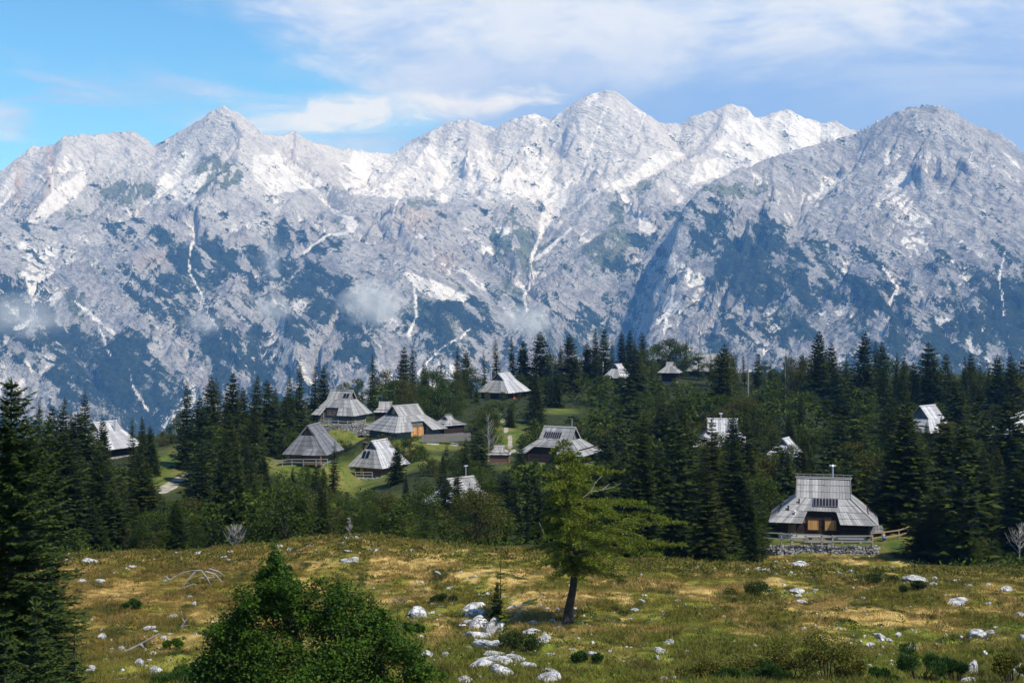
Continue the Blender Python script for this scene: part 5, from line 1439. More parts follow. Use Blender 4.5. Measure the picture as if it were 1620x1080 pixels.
for t in TREES:
    cx, cy = t[0], (t[1] + t[5]) / 2
    L_ = min(LAND, key=lambda l: math.hypot(l[0] - cx, (l[1] - cy) * 1.3))
    rel = 'above' if cy < L_[1] - 25 and abs(cx - L_[0]) < abs(cy - L_[1]) else 'below' if cy > L_[1] + 25 and abs(cx - L_[0]) < abs(cy - L_[1]) else 'west of' if cx < L_[0] else 'east of'
    d = math.hypot(L_[0] - cx, L_[1] - cy)
    size = ('tall' if t[7] > 11 else 'middling' if t[7] > 7 else 'small') if t[3] == 'spruce' else ('full' if t[7] > 6 else 'bushy' if t[7] > 4 else 'low')
    bag[(t[3], size, rel, L_[2])].append((d, t))
for (kd, size, rel, lm), l in bag.items():
    l.sort(key=lambda q: q[0])
    for i, (d, t) in enumerate(l):
        nm = ('dark ' + size + ' spruce') if kd == 'spruce' else (size + ' green beech')
        lab = (f'{ORD[min(i, 15)]} ' if len(l) > 1 else '') + f'{nm} {rel} {lm}'
        tag(t[4], lab, 'spruce' if kd == 'spruce' else 'beech', 'spruces of the wood' if kd == 'spruce' else 'beeches of the wood')
# ------------------------------------------------------------------ the meadow in front
def lab_bag(items, lands, namer, cat, group):
    bg = defaultdict(list)
    for o, cx, cy, nm in items:
        L_ = min(lands, key=lambda l: math.hypot(l[0] - cx, (l[1] - cy) * 1.4))
        dx_, dy_ = cx - L_[0], (cy - L_[1]) * 1.4
        rel = ('uphill of' if dy_ < 0 else 'below') if abs(dy_) > abs(dx_) else ('west of' if dx_ < 0 else 'east of')
        bg[(nm, rel, L_[2])].append((math.hypot(dx_, dy_), o))
    for (nm, rel, lm), l in bg.items():
        l.sort(key=lambda q: q[0])
        for i, (d, o) in enumerate(l):
            tag(o, (f'{ORD[min(i, 15)]} ' if len(l) > 1 else '') + f'{nm} {rel} {lm}', cat, group)

def rock_proto(seed, sub=3, flat=.62, rough=.32):
    bm = bmesh.new(); bmesh.ops.create_icosphere(bm, subdivisions=sub, radius=1.0)
    rnd = random.Random(seed); R_ = np.random.RandomState(seed)
    planes = [(Vector(nrmz(R_.normal(0, 1, 3))), rnd.uniform(.55, .92)) for _ in range(11)]
    co = np.array([v.co[:] for v in bm.verts])
    n_ = fbm(co[:, 0] * 1.3 + seed * 3.1, co[:, 1] * 1.3 + co[:, 2] * 1.7, 4, seed % 50)
    n2_ = fbm(co[:, 0] * 4 + co[:, 2] * 3 + seed, co[:, 1] * 4 - co[:, 2], 3, seed % 40)
    for v, a, b in zip(bm.verts, n_, n2_):
        p = v.co * (1 + rough * a)
        for n, d in planes:
            k = p.dot(n)
            if k > d: p -= n * (k - d) * .85
        p += v.co * b * .09
        p.z *= flat
        v.co = p
    me = bpy.data.meshes.new('rock'); bm.to_mesh(me); bm.free(); me.materials.append(M['rock'])
    return me
RKP = [rock_proto(200 + i, 3, .5 + .04 * (i % 7)) for i in range(12)]
ROCKS = [(747,964,36,12),(752,973,28,8),(757,993,24,20),(781,1002,22,26),(760,1010,26,16),(770,1024,28,13),(785,1026,18,12),(779,1037,22,9),(777,1053,26,18),(792,1070,20,26),(760,1058,24,13),(802,1052,12,15),(821,1044,22,9),(837,1056,18,13),
 (740,1007,12,7),(738,986,14,7),(812,964,16,8),(825,970,14,6),(819,976,12,6),(860,946,9,6),(857,962,13,6),(866,965,8,5),(884,967,9,7),(909,966,8,6),(839,991,12,8),(842,1003,16,7),(856,1017,13,12),(865,1012,7,13),(884,997,12,5),(873,1037,10,4),(903,1028,8,4),
 (869,1076,24,16),(875,1065,18,6),(661,976,26,19),(654,986,14,8),(675,1041,24,12),(687,1050,14,6),(704,1037,10,12),(699,1046,12,6),(737,1079,14,8),(692,908,9,7),(728,908,6,5),(751,912,8,4),(710,931,10,5),(711,948,10,4),(685,957,9,5),(698,960,12,4),
 (940,1038,20,12),(1016,953,10,5),(1004,968,12,7),(998,979,9,4),(998,909,5,4),(1014,912,4,6),(932,992,6,5),(1047,1032,20,9),(1057,1018,18,3),(1041,1046,7,10),(1022,1019,7,4),(1103,900,10,5),(1088,906,9,4),(1131,901,7,5),(1072,952,9,6),
 (1269,897,26,12),(1199,901,10,7),(1208,903,9,6),(1217,904,8,5),(1201,908,7,5),(1228,890,8,5),(1262,938,20,11),(1264,945,11,8),(1215,934,8,4),(1243,907,6,3),(1251,907,7,4),(1290,935,9,4),(1270,953,16,4),(1247,994,13,4),(1273,998,8,8),(1270,1005,6,4),(1283,1001,5,4),
 (1300,1012,7,5),(1264,1021,8,5),(1196,1024,8,8),(1184,1026,8,6),(1147,1004,5,3),(1089,1033,9,6),(1064,1074,11,6),(1078,1073,9,5),(1050,1080,12,7),(1449,921,40,14),(1434,917,14,8),(1478,927,11,5),(1480,917,9,6),(1516,921,14,7),(1533,927,12,4),
 (1563,928,8,7),(1593,935,16,11),(1496,943,10,4),(1512,958,32,15),(1526,952,14,8),(1615,976,14,14),(1427,932,6,4),(1327,909,12,7),(1349,905,12,6),(1364,948,9,4),(1311,946,6,3),(1387,1004,12,6),(1394,1013,13,10),(1378,1023,20,10),(1407,1019,10,6),
 (1443,1027,17,9),(1381,1034,8,4),(1393,1039,10,7),(1410,1037,12,6),(1485,1020,10,4),(1549,1009,24,16),(1566,1005,14,11),(1619,1010,12,12),(1537,1068,16,34),(1532,1082,26,20),(1590,1067,14,17),(1612,1072,24,26),(1564,955,10,4),
 (102,887,22,8),(78,890,12,5),(142,890,20,9),(78,912,14,4),(201,902,8,6),(182,908,10,3),(211,898,12,4),(130,922,12,9),(157,922,16,9),(311,876,16,4),(329,888,10,5),(354,885,9,5),(364,875,10,5),(367,888,13,4),(278,875,8,4),(298,946,10,5),(307,957,6,7),
 (271,980,16,12),(234,998,20,9),(246,1000,10,7),(268,1004,10,6),(258,1013,9,9),(253,1027,8,6),(241,1037,11,9),(161,1014,16,12),(163,997,8,6),(191,1031,14,12),(166,1048,9,6),(219,1053,14,14),(247,1068,18,18),(142,1063,14,14),(117,1066,10,8),
 (442,866,12,5),(459,871,10,5),(475,872,8,3),(491,866,14,6),(549,853,12,7),(560,852,13,8),(571,853,11,6),(542,862,7,4),(551,873,14,4),(584,870,12,5),(594,871,9,4),(546,890,16,9),(560,889,15,10),(650,873,8,5),(609,974,7,5)]
rnd = random.Random(77)
MLAND = [(490, 960, 'the big maple'), (898, 980, 'the lone larch trunk'), (792, 960, 'the thin sapling'), (770, 1035, 'the split white outcrop'), (1300, 880, 'the dry stone wall'), (305, 912, 'the bleached root tangle'), (215, 1030, 'the bent dead limb'), (1200, 1050, 'the yellowish willow scrub'), (1455, 1050, 'the dwarf pines'),
         (557, 858, 'the knoll with pale stones'), (1110, 905, 'the middle meadow rim'), (1560, 920, 'the east meadow corner'), (70, 900, 'the great west spruce'), (1270, 1000, 'the straw coloured hollow')]
items = []
for i, (px, py, wpx, hpx) in enumerate(ROCKS):
    p = hit(px, min(py, 1085)); s = p.y / F
    me_ = RKP[rnd.randrange(12)]
    o = link_mesh('rock', me_)
    wd = wpx * s; hh = hpx * s
    nat = 0.62
    hz_ = max(hh * 0.85, wd * .16)
    kk_ = .98 if 735 < px < 885 and py > 984 else .62
    o.scale = (wd * kk_, wd * kk_ * rnd.uniform(.8, 1.25), hz_ / nat * (.72 if kk_ < .7 else .9))
    o.location = p + V(0, wd * .12, hz_ * .10)
    o.rotation_euler = (rnd.uniform(-.22, .22), rnd.uniform(-.25, .25), rnd.uniform(-.5, .5) + (3.14 if rnd.random() < .5 else 0))
    nm = ('broad flat ' if wpx > 2.6 * hpx else 'upright ' if hpx > wpx * .85 else 'rounded ') + ('white boulder' if wpx >= 16 else 'white stone' if wpx >= 9 else 'small white stone')
    items.append((o, px, py, nm))
lab_bag(items, MLAND, None, 'rock', 'white limestone rocks in the meadow')
# scattered pebbles and chips too small to pick apart
pb = MB(); R_ = np.random.RandomState(9)
def pebbles(cx, cy, rx, ry, n, s0=.03, s1=.09):
    for _ in range(int(n * .8)):
        px = cx + R_.normal() * rx; py = cy + R_.normal() * ry
        if py < 868 or py > 1085: continue
        p = hit(px, py); s = R_.uniform(s0, s1) * (1.6 if R_.rand() < .1 else 1)
        A = Matrix.Rotation(R_.uniform(0, 6), 3, 'Z') @ Matrix.Rotation(R_.uniform(-.6, .6), 3, 'X')
        c = p + V(0, 0, s * .35)
        pb.hexa([c + A @ V(a * s * R_.uniform(.5, 1), b * s * R_.uniform(.5, 1), cc * s * R_.uniform(.4, .9)) for a, b, cc in ((-1, -1, -1), (1, -1, -1), (1, 1, -1), (-1, 1, -1), (-1, -1, 1), (1, -1, 1), (1, 1, 1), (-1, 1, 1))])
for a in ((770, 1020, 45, 35, 90), (1205, 902, 25, 5, 60), (1270, 940, 40, 16, 50), (1390, 1020, 40, 18, 50), (220, 1010, 60, 35, 90), (560, 865, 40, 9, 60), (1450, 922, 40, 8, 40), (1300, 890, 60, 6, 60), (900, 980, 150, 40, 110), (1540, 1020, 60, 35, 60), (330, 885, 60, 8, 30), (1100, 1000, 250, 50, 90), (130, 895, 60, 8, 30), (1340, 908, 60, 8, 60), (700, 950, 60, 40, 50)): pebbles(*a)
o = pb.build('stone_chips', M['rock'], kind='stuff'); o['label'] = 'small white stone chips strewn over the meadow'

# --- grass: blades as geometry, scattered by geometry nodes
grm, T = new_mat('meadow_grass')
col, v_, c_ = grass_color(T)
g_ = T.n('ShaderNodeNewGeometry'); isl = g_.outputs['Random Per Island']
col = T.mix(T.math('MULTIPLY', isl, 0.5), col, (0.30, 0.235, 0.085))
col = T.mix(T.math('MULTIPLY', T.step(isl, 0.5, 1.0), 0.35), col, (0.040, 0.055, 0.010))
d_ = T.n('ShaderNodeBsdfDiffuse'); T.link(col, d_.inputs[0]); t_ = T.n('ShaderNodeBsdfTranslucent'); T.link(col, t_.inputs[0])
mx = T.n('ShaderNodeMixShader'); mx.inputs[0].default_value = .3; T.link(d_.outputs[0], mx.inputs[1]); T.link(t_.outputs[0], mx.inputs[2])
oo = T.n('ShaderNodeOutputMaterial'); T.link(mx.outputs[0], oo.inputs[0])
def tuft(seed, n, h, rad, lean=.5, w=.012):
    R2 = np.random.RandomState(seed)
    a = R2.uniform(0, 6.283, n); q = rad * R2.uniform(0, 1, n) ** .6
    b = np.stack([np.cos(a) * q, np.sin(a) * q, np.full(n, -.03)], 1)
    ln = nrmz(np.stack([np.cos(a) * lean * R2.uniform(0, 1.3, n) + .12, np.sin(a) * lean * R2.uniform(0, 1.3, n), np.ones(n)], 1)) * (h * R2.uniform(.45, 1.1, n))[:, None]
    sd = np.stack([-np.sin(a + R2.uniform(-1, 1, n)), np.cos(a), np.zeros(n)], 1) * w
    mid = b + ln * .55; tip = b + ln + np.stack([np.cos(a), np.sin(a), np.zeros(n)], 1) * (h * .18)
    v = np.stack([b - sd, b + sd, mid + sd * .7, tip, mid - sd * .7], 1).reshape(-1, 3)
    f = []
    me_ = bpy.data.meshes.new('tuft')
    for i in range(n): k = i * 5; f.append((k, k + 1, k + 2, k + 3, k + 4))
    me_.from_pydata(v.tolist(), [], f); me_.materials.append(grm); me_.update()
    return bpy.data.objects.new('tuft', me_)
def scatter(name, label, src, pts, rot, scl):
    me_ = bpy.data.meshes.new(name); me_.vertices.add(len(pts)); me_.vertices.foreach_set('co', pts.astype(np.float32).ravel()); me_.update()
    for nm, arr in (('rz', rot), ('sc', scl)):
        at_ = me_.attributes.new(nm, 'FLOAT', 'POINT'); at_.data.foreach_set('value', arr.astype(np.float32))
    o = link_mesh(name, me_); tag(o, label, kind='stuff')
    gn = bpy.data.node_groups.new(name + '_nodes', 'GeometryNodeTree')
    gn.interface.new_socket('Geometry', in_out='INPUT', socket_type='NodeSocketGeometry'); gn.interface.new_socket('Geometry', in_out='OUTPUT', socket_type='NodeSocketGeometry')
    N = gn.nodes; gi_ = N.new('NodeGroupInput'); go_ = N.new('NodeGroupOutput')
    ip = N.new('GeometryNodeInstanceOnPoints'); gn.links.new(gi_.outputs[0], ip.inputs['Points'])
    oi = N.new('GeometryNodeObjectInfo'); oi.inputs['Object'].default_value = src; oi.inputs['As Instance'].default_value = True
    gn.links.new(oi.outputs['Geometry'], ip.inputs['Instance'])
    a1 = N.new('GeometryNodeInputNamedAttribute'); a1.data_type = 'FLOAT'; a1.inputs['Name'].default_value = 'rz'
    a2 = N.new('GeometryNodeInputNamedAttribute'); a2.data_type = 'FLOAT'; a2.inputs['Name'].default_value = 'sc'
    cx_ = N.new('ShaderNodeCombineXYZ'); gn.links.new(a1.outputs[0], cx_.inputs[2]); gn.links.new(cx_.outputs[0], ip.inputs['Rotation'])
    gn.links.new(a2.outputs[0], ip.inputs['Scale']); gn.links.new(ip.outputs[0], go_.inputs[0])
    md = o.modifiers.new('scatter', 'NODES'); md.node_group = gn
    return o
def meadow_points(n, seed, pw=1.0, dlo=44, dhi=142):
    R2 = np.random.RandomState(seed)
    D = dlo + (dhi - dlo) * R2.uniform(0, 1, n * 2) ** pw; px = R2.uniform(-30, 1650, n * 2); x = (px - CX) / F * D
    me_ = np.interp(px, [-60, 0, 400, 560, 700, 850, 1000, 1150, 1205, 1215, 1400, 1410, 1620], [126, 127, 128, 130, 128, 127, 127, 127, 128, 142.5, 142.5, 128, 128])
    ok = D < me_; x, D = x[ok][:n], D[ok][:n]
    return np.stack([x, D, ground_z(x, D)], 1), R2
pts, R2 = meadow_points(52000, 1)
patch = fbm(pts[:, 0] / 7, pts[:, 1] / 11, 4, 201)
scatter('grass', 'short tussocky grass of the meadow', tuft(1, 26, .17, .34, .8), pts, R2.uniform(-3.1, 3.1, len(pts)), (.75 + .5 * sstep(-.2, .4, patch)) * R2.uniform(.6, 1.3, len(pts)))
pts, R2 = meadow_points(42000, 2)
k = fbm(pts[:, 0] / 6, pts[:, 1] / 10, 4, 207) > .02; pts = pts[k]
scatter('tall_grass', 'straw coloured tall grass in drifts', tuft(2, 20, .36, .26, .45, .010), pts, R2.uniform(-3.1, 3.1, len(pts)), R2.uniform(.55, 1.25, len(pts)))
# moss and bilberry cushions
pts, R2 = meadow_points(3400, 5); k = fbm(pts[:, 0] / 4, pts[:, 1] / 6, 3, 211) > .12; cover_mesh(pts[k], R2, 'spruce_near', 'bilberry_cushions', 'dark green bilberry cushions in the meadow', (.25, .7), 26, .12, .5, .42)
pts, R2 = meadow_points(900, 6, 1.3, 44, 110); cover_mesh(pts, R2, 'fern', 'meadow_herbs', 'small leafy herbs among the grass', (.12, .38), 12, .14, .6)
pts, R2 = meadow_points(2600, 8, 1.0, 112, 130); cover_mesh(pts, R2, 'willow', 'rim_scrub', 'low olive scrub where the meadow meets the wood', (.3, .8), 12, .2, .6, .8)

# --- the lone larch
LB = hit(898, 986); LS = LB.y / F
lr = empty('larch_tree', LB); tag(lr, 'lone yellow green larch with leaning trunk standing alone in the meadow', 'larch')
tm = MB()
tp_ = [(-1, 4), (2, -22), (8, -52), (12, -85), (13, -125), (8, -165), (2, -205), (-4, -245), (-9, -290)]
tp3 = [V(a * LS, (0.1 if i % 2 else -.05), -b * LS) for i, (a, b) in enumerate(tp_)]
tm.tube(tp3, [.34, .25, .22, .20, .165, .125, .09, .05, .015], 10)
tm.build('trunk', M['bark'], lr)
K = Kites(); bt = MB(); R_ = np.random.RandomState(44)
yl = [80, 100, 118, 135, 155, 175, 200, 225, 250, 270, 290]
exL = [36, 52, 62, 66, 60, 58, 46, 44, 26, 17, 5]; exR = [60, 96, 140, 150, 142, 130, 108, 88, 38, 24, 5]
for bi in range(155):
    yy = 80 + 208 * (bi / 155) ** 1.15 + R_.uniform(-4, 4)
    az = R_.uniform(0, 6.283)
    eL, eR = np.interp(yy, yl, exL), np.interp(yy, yl, exR)
    ca_ = math.cos(az); ext = (eR if ca_ > 0 else eL) * abs(ca_) + (1 - abs(ca_)) * (eL + eR) * .42
    L = max(ext * R_.uniform(.5, 1.3) * LS, .2)
    tx = np.interp(yy, [-t[1] for t in tp_], [t[0] for t in tp_]) * LS
    p0 = np.array([tx, 0, yy * LS]); dh = np.array([ca_, math.sin(az), 0]); sd = np.array([-math.sin(az), ca_, 0])
    rise = R_.uniform(-.05, .28) if ca_ > .2 else R_.uniform(-.18, .12)
    m = max(5, int(L / .075)); s = np.linspace(.12, 1, m)
    wob = np.cumsum(R_.normal(0, .018, m)) * L
    c = p0[None] + dh[None] * (s * L)[:, None] + sd[None] * wob[:, None]
    c[:, 2] += L * (rise * s - .16 * s * s)
    bt.tube([tuple(p0), tuple(c[m // 2]), tuple(c[-1])], [.028, .016, .005], 4, cap=False)
    for q in (-1, 1):
        nt = 3
        ln = (.34 + .3 * L * .25) * (1.12 - s * .75) * R_.uniform(.5, 1.2, m)
        dd = nrmz(dh[None] * R_.uniform(.4, 1.0, (m, 1)) + q * sd[None] * R_.uniform(.4, 1.1, (m, 1)) + np.array([0, 0, 1.])[None] * R_.uniform(-.5, .25, (m, 1)))
        for j in range(nt):
            f = (j + .6) / nt
            bb = c + dd * (ln * f)[:, None] + R_.normal(0, .02, (m, 3))
            d2 = nrmz(dd * .4 + R_.normal(0, .7, (m, 3)) + np.array([0, 0, -.1])[None])
            K.add(bb, d2, nrmz(np.cross(d2, R_.normal(0, 1, (m, 3)))), R_.uniform(.10, .2, m), R_.uniform(.018, .034, m))
            d3 = nrmz(dd * .8 + R_.normal(0, .5, (m, 3)))
            K.add(bb, d3, nrmz(np.cross(d3, R_.normal(0, 1, (m, 3)))), R_.uniform(.12, .22, m), R_.uniform(.015, .03, m))
link_mesh('crown', K.mesh('crown', ML['larch']), lr)
bt.build('branches', M['bark'], lr, kind='stuff')
db = MB()
for a in (((915, 788), (933, 774), (950, 772), (969, 767), (980, 761)), ((933, 774), (940, 760), (951, 749)), ((950, 772), (962, 762)), ((800 + 60, 840), (856, 830), (852, 822))):
    pp = [V((x - 898) * LS, -1.1, (986 - y) * LS) for x, y in a]; db.tube(pp, [.030 / (1 + i) + .006 for i in range(len(pp))], 5)
db.build('bare_branch', M['bark_pale'], lr, kind='stuff')

# --- the maple
MX0, MD = 490, 50.0
mb_ = V((MX0 - CX) / F * MD, MD, gz((MX0 - CX) / F * MD, MD)); MS = MD / F
mr = empty('maple_tree', mb_); tag(mr, 'big dark green leafy maple bush rising to a narrow tip', 'maple')
K = Kites(); tm = MB(); R_ = np.random.RandomState(45)
CL = [(434, 878, 7), (436, 890, 12), (433, 903, 16), (438, 915, 22), (425, 918, 18), (445, 938, 30), (412, 948, 26), (440, 925, 20), (425, 942, 30), (452, 950, 26), (400, 965, 34), (372, 985, 34), (352, 1012, 34), (340, 1045, 40), (335, 1078, 42), (430, 985, 46), (478, 962, 36), (512, 958, 34), (548, 965, 36), (575, 985, 36), (597, 975, 20), (520, 1000, 55), (600, 1010, 42),
      (636, 1028, 36), (650, 1055, 30), (655, 1085, 28), (575, 1050, 55), (500, 1050, 60), (430, 1040, 55), (400, 1080, 50), (470, 1095, 50), (540, 1095, 55), (610, 1085, 45), (380, 1040, 44)]
for cx, cy, rr in CL:
    for sub in range(9):
        ox, oy, oz = R_.normal(0, .5, 3) * rr * MS * np.array([1, 1.5, .9])
        c = np.array([(cx - MX0) * MS + ox, oy, (HY - cy) * MS - mb_.z + oz]); r0 = rr * MS * R_.uniform(.35, .62)
        n = int(45 + 430 * (r0 / .6) ** 2 * R_.uniform(.7, 1.2))
        o = nrmz(R_.normal(0, 1, (n, 3))); o[:, 2] *= .75
        b = c[None] + R_.normal(0, .52, (n, 3)) * r0 * np.array([1, 1, .8])
        d = nrmz(o * .5 + R_.normal(0, .6, (n, 3)) + np.array([0, 0, -.25])[None])
        up = np.array([0, 0, 1.])[None] + R_.normal(0, .35, (n, 3)) + o * .5
        sd = nrmz(np.cross(d, up))
        L = R_.uniform(.06, .115, n)
        K.add(b, d, sd, L, L * .42)
        for q in (-1, 1):                       # side lobes of the leaf
            K.add(b + d * (L * .12)[:, None], nrmz(d * .55 + q * sd), nrmz(d - q * sd * .5), L * .62, L * .2)
        if sub < 1: tm.tube([(0, 0, .2), tuple(c * np.array([.5, .5, .45])), tuple(c)], [.04, .022, .008], 5, cap=False)
for sh in range(90):                                # upright leafy shoots break the outline
    cx, cy, rr = CL[R_.randint(len(CL))]
    c = np.array([(cx - MX0 + R_.normal() * rr * .6) * MS, R_.normal() * .35, (HY - cy + rr * R_.uniform(.2, .8)) * MS - mb_.z]); ln_ = R_.uniform(.25, .65); m = 26
    t_ = R_.uniform(0, 1, m); dr = nrmz(np.array([R_.normal() * .35, R_.normal() * .3, 1.0]))
    b = c[None] + dr[None] * (t_ * ln_)[:, None] + R_.normal(0, .045, (m, 3)); d = nrmz(R_.normal(0, .8, (m, 3)) + dr[None] * .4); L = R_.uniform(.05, .09, m)
    K.add(b, d, nrmz(np.cross(d, R_.normal(0, .5, (m, 3)) + np.array([0, 0, 1.])[None])), L, L * .45)
    tm.tube([tuple(c - dr * .2), tuple(c + dr * ln_)], [.012, .004], 3, cap=False)
link_mesh('crown', K.mesh('crown', ML['maple']), mr)
tm.tube([(0, 0, -.4), (-.05, 0, 1.0), (-.6, 0, 2.6), ((435 - MX0) * MS, 0, (HY - 885) * MS - mb_.z)], [.14, .11, .06, .012], 7)
tm.build('trunk', M['bark'], mr, kind='stuff')

# --- the great spruce at the left edge and the young ones before it
def near_spruce(name, label, px, top, D, r, whorls, per, twigs, tt, seed, tw, tl, mat='spruce_near', droop=.3, gaps=.12, lean=(0, 0), grp=None):
    x = (px - CX) / F * D; z = gz(x, D); h = (HY - top) / F * D - z
    a, b = spruce(seed, h, r, whorls, per, twigs, tw=tw, tl=tl, mat=mat, top_thin=tt, droop=droop, gaps=gaps, dbl=True)
    root = empty(name, (x, D, z - .1), 0); root.rotation_euler = (lean[0], lean[1], 0); tag(root, label, 'spruce', grp)
    link_mesh('crown', a, root); link_mesh('trunk', b, root)
    return root
near_spruce('spruce_tree', 'great dark spruce filling the west edge of the view, loose crooked top', 18, 598, 40, 2.15, 46, 11, 20, .52, 61, .11, .20, gaps=.26)
near_spruce('spruce_tree', 'slimmer dark spruce close behind the great west spruce', 78, 660, 47, 1.35, 40, 9, 14, .6, 62, .12, .24, gaps=.25)
near_spruce('spruce_tree', 'young spruce with pale upright shoots at the foot of the great spruce', 57, 942, 29, 1.05, 15, 8, 12, .75, 63, .10, .26, droop=.05, gaps=.15, grp='young spruces at the foot of the great spruce')
near_spruce('spruce_tree', 'bright green young spruce nearest the grass below the great spruce', 118, 985, 30, .72, 12, 7, 11, .75, 64, .10, .28, droop=.02, gaps=.15, grp='young spruces at the foot of the great spruce')
near_spruce('spruce_tree', 'low young spruce tucked into the bottom west corner', 8, 990, 27, .9, 12, 8, 12, .7, 65, .10, .26, droop=.05, grp='young spruces at the foot of the great spruce')
# sapling
sp_ = hit(796, 1002)
near_spruce('spruce_sapling', 'thin sapling with bare middle stem and tufted top beside the white outcrop', 792, 878, sp_.y, .55, 14, 6, 7, .3, 66, .2, .4, mat='larch', gaps=.35)
near_spruce('spruce_sapling', 'bushy little spruce wrapped round the foot of the thin sapling', 786, 922, sp_.y + .6, .95, 22, 9, 9, .9, 67, .14, .28, gaps=.1)

def shrub(name, label, cx, cy, rx, h, n, mat, leaf, upward=.6, cat='shrub', grp=None, D=None, wr=.3):
    """low shrub; cx, cy = foot pixel, rx pixels half width, h pixels height"""
    p = hit(cx, cy) if D is None else V((cx - CX) / F * D, D, gz((cx - CX) / F * D, D)); s = p.y / F
    root = empty(name, p); tag(root, label, cat, grp)
    R2 = np.random.RandomState(int(cx * 7 + cy)); K = Kites(); tm = MB()
    nc = max(5, int(rx / 4))
    for c in range(nc):
        t = R2.uniform(-1, 1); c0 = np.array([t * rx * s * .85, R2.uniform(-.7, .7) * rx * s * .6, h * s * (1 - .6 * t * t) * R2.uniform(.35, .85)])
        r0 = rx * s * R2.uniform(.22, .42); m = n // nc
        o = nrmz(R2.normal(0, 1, (m, 3))); o[:, 2] = o[:, 2] * .7 + .15
        b = c0[None] + o * r0 * (R2.uniform(.3, 1, (m, 1)) ** .6)
        d = nrmz(o * .5 + R2.normal(0, .45, (m, 3)) + np.array([0, 0, upward])[None])
        L = leaf * R2.uniform(.6, 1.4, m)
        K.add(b, d, nrmz(np.cross(d, R2.normal(0, 1, (m, 3)))), L, L * wr)
        tm.tube([(c0[0] * .3, c0[1] * .3, -.1), tuple(c0 * .7), tuple(c0)], [.03, .02, .008], 4, cap=False)
    link_mesh('foliage', K.mesh('foliage', ML[mat]), root); tm.build('stems', M['bark'], root, kind='stuff')
    return root
GW = 'willow scrub at the bottom of the meadow'; GP = 'dwarf pines at the bottom of the meadow'
for i, (cx, cy, rx, h, l) in enumerate(((1110, 1084, 42, 34, 'low yellowish willow shrub farthest west in the bottom thicket'), (1175, 1086, 55, 52, 'yellowish willow shrub in the middle of the bottom thicket'), (1245, 1090, 60, 66, 'dense yellow green willow shrub over bright pine tufts'),
                                        (1310, 1088, 55, 74, 'tallest yellow flecked willow shrub of the bottom thicket'), (1350, 1092, 35, 40, 'small willow shrub at the east end of the bottom thicket'), (1600, 1084, 34, 50, 'sparse willow shrub in front of the corner boulders'))):
    shrub('willow_shrub', l, cx, cy, rx, h, 5200, 'willow', .075, .35, 'shrub', GW, D=54 - .6 * i)
for i, (cx, cy, rx, h, l) in enumerate(((1155, 1092, 30, 32, 'bright green pine tuft low in the willow thicket, west one'), (1215, 1094, 38, 40, 'bright green pine tuft low in the willow thicket, east one'), (1400, 1090, 28, 40, 'small dwarf pine west of the pointed one'), (1455, 1092, 40, 66, 'pointed bushy dwarf pine, tallest of the bottom edge'),
                                        (1512, 1090, 32, 46, 'dwarf pine beside the upright white boulder'), (330, 1092, 55, 34, 'flat dwarf pine at the foot of the big maple'), (280, 1100, 40, 26, 'low dwarf pine in the grass below the dead limb'))):
    shrub('dwarf_pine', l, cx, cy, rx, h, 5600, 'pine', .10, .9, 'dwarf pine', GP, D=51.5 + .3 * i, wr=.14)
for cx, cy, rx, h, l in ((815, 1030, 38, 30, 'dark green juniper between the sapling and the meadow stones'), (700, 955, 20, 12, 'low green juniper uphill of the split boulder'), (1190, 945, 42, 22, 'round dark grassy juniper mound in the middle meadow'),
                         (1385, 925, 36, 18, 'wide dark juniper mound near the stone wall'), (450, 905, 14, 10, 'tiny bush touching the maple tip'), (210, 965, 16, 12, 'small green bush in the rusty grass'), (655, 1000, 16, 14, 'small bush hugging the split boulder'),
                         (930, 1050, 24, 16, 'low green bush below the lone larch'), (275, 1030, 16, 16, 'yellow green fern clump under the dead limb'), (1445, 935, 22, 14, 'low juniper in front of the broad flat boulder')):
    shrub('juniper_shrub', l, cx, cy, rx, h, 3600, 'fern' if 'fern' in l else 'pine' if 'bush' in l else 'spruce_near', .11, .6, 'shrub', 'low junipers in the meadow', wr=.2)

# --- dead wood
def wood_thing(name, label, paths, r0, cat, grp='bleached dead wood in the meadow', anchor=None):
    a0 = hit(*anchor); root = empty(name, a0); tag(root, label, cat, grp)
    for pth in paths:
        pp = [V((x - anchor[0]) * a0.y / F, dy, -(y - anchor[1]) * a0.y / F) for x, y, dy in pth]
        mb = MB(); n = len(pp); mb.tube(pp, [r0 * (1 - .75 * i / (n - 1)) for i in range(n)], 7); mb.build('branch', M['bark_pale'], root)
    return root
wood_thing('dead_roots', 'bleached root tangle lying in the west meadow', [[(258, 920, 0), (272, 916, .1), (288, 906, 0), (305, 902, -.1), (322, 903, 0)], [(300, 904, 0), (318, 902, 0), (328, 912, -.2), (334, 922, -.3), (345, 928, -.3)],
   [(310, 903, 0), (302, 912, -.2), (296, 920, -.3), (288, 930, -.4)], [(325, 904, 0), (340, 908, 0), (350, 918, -.1), (357, 926, -.2)], [(318, 914, -.1), (330, 914, -.1), (343, 912, 0), (339, 922, 0)], [(292, 928, -.4), (308, 922, -.3), (322, 930, -.4)], [(268, 918, 0), (262, 912, .1), (255, 914, .2)], [(330, 900, .1), (345, 905, .2), (352, 910, .2)]], .075, 'dead wood', anchor=(305, 925))
wood_thing('dead_limb', 'long bent grey dead limb lying on the rusty grass', [[(181, 1053, 0), (186, 1042, 0), (192, 1034, 0), (206, 1028, 0), (222, 1020, .1), (238, 1011, .1), (251, 1004, .2)], [(222, 1020, 0), (228, 1026, 0)]], .09, 'dead wood', anchor=(205, 1036))
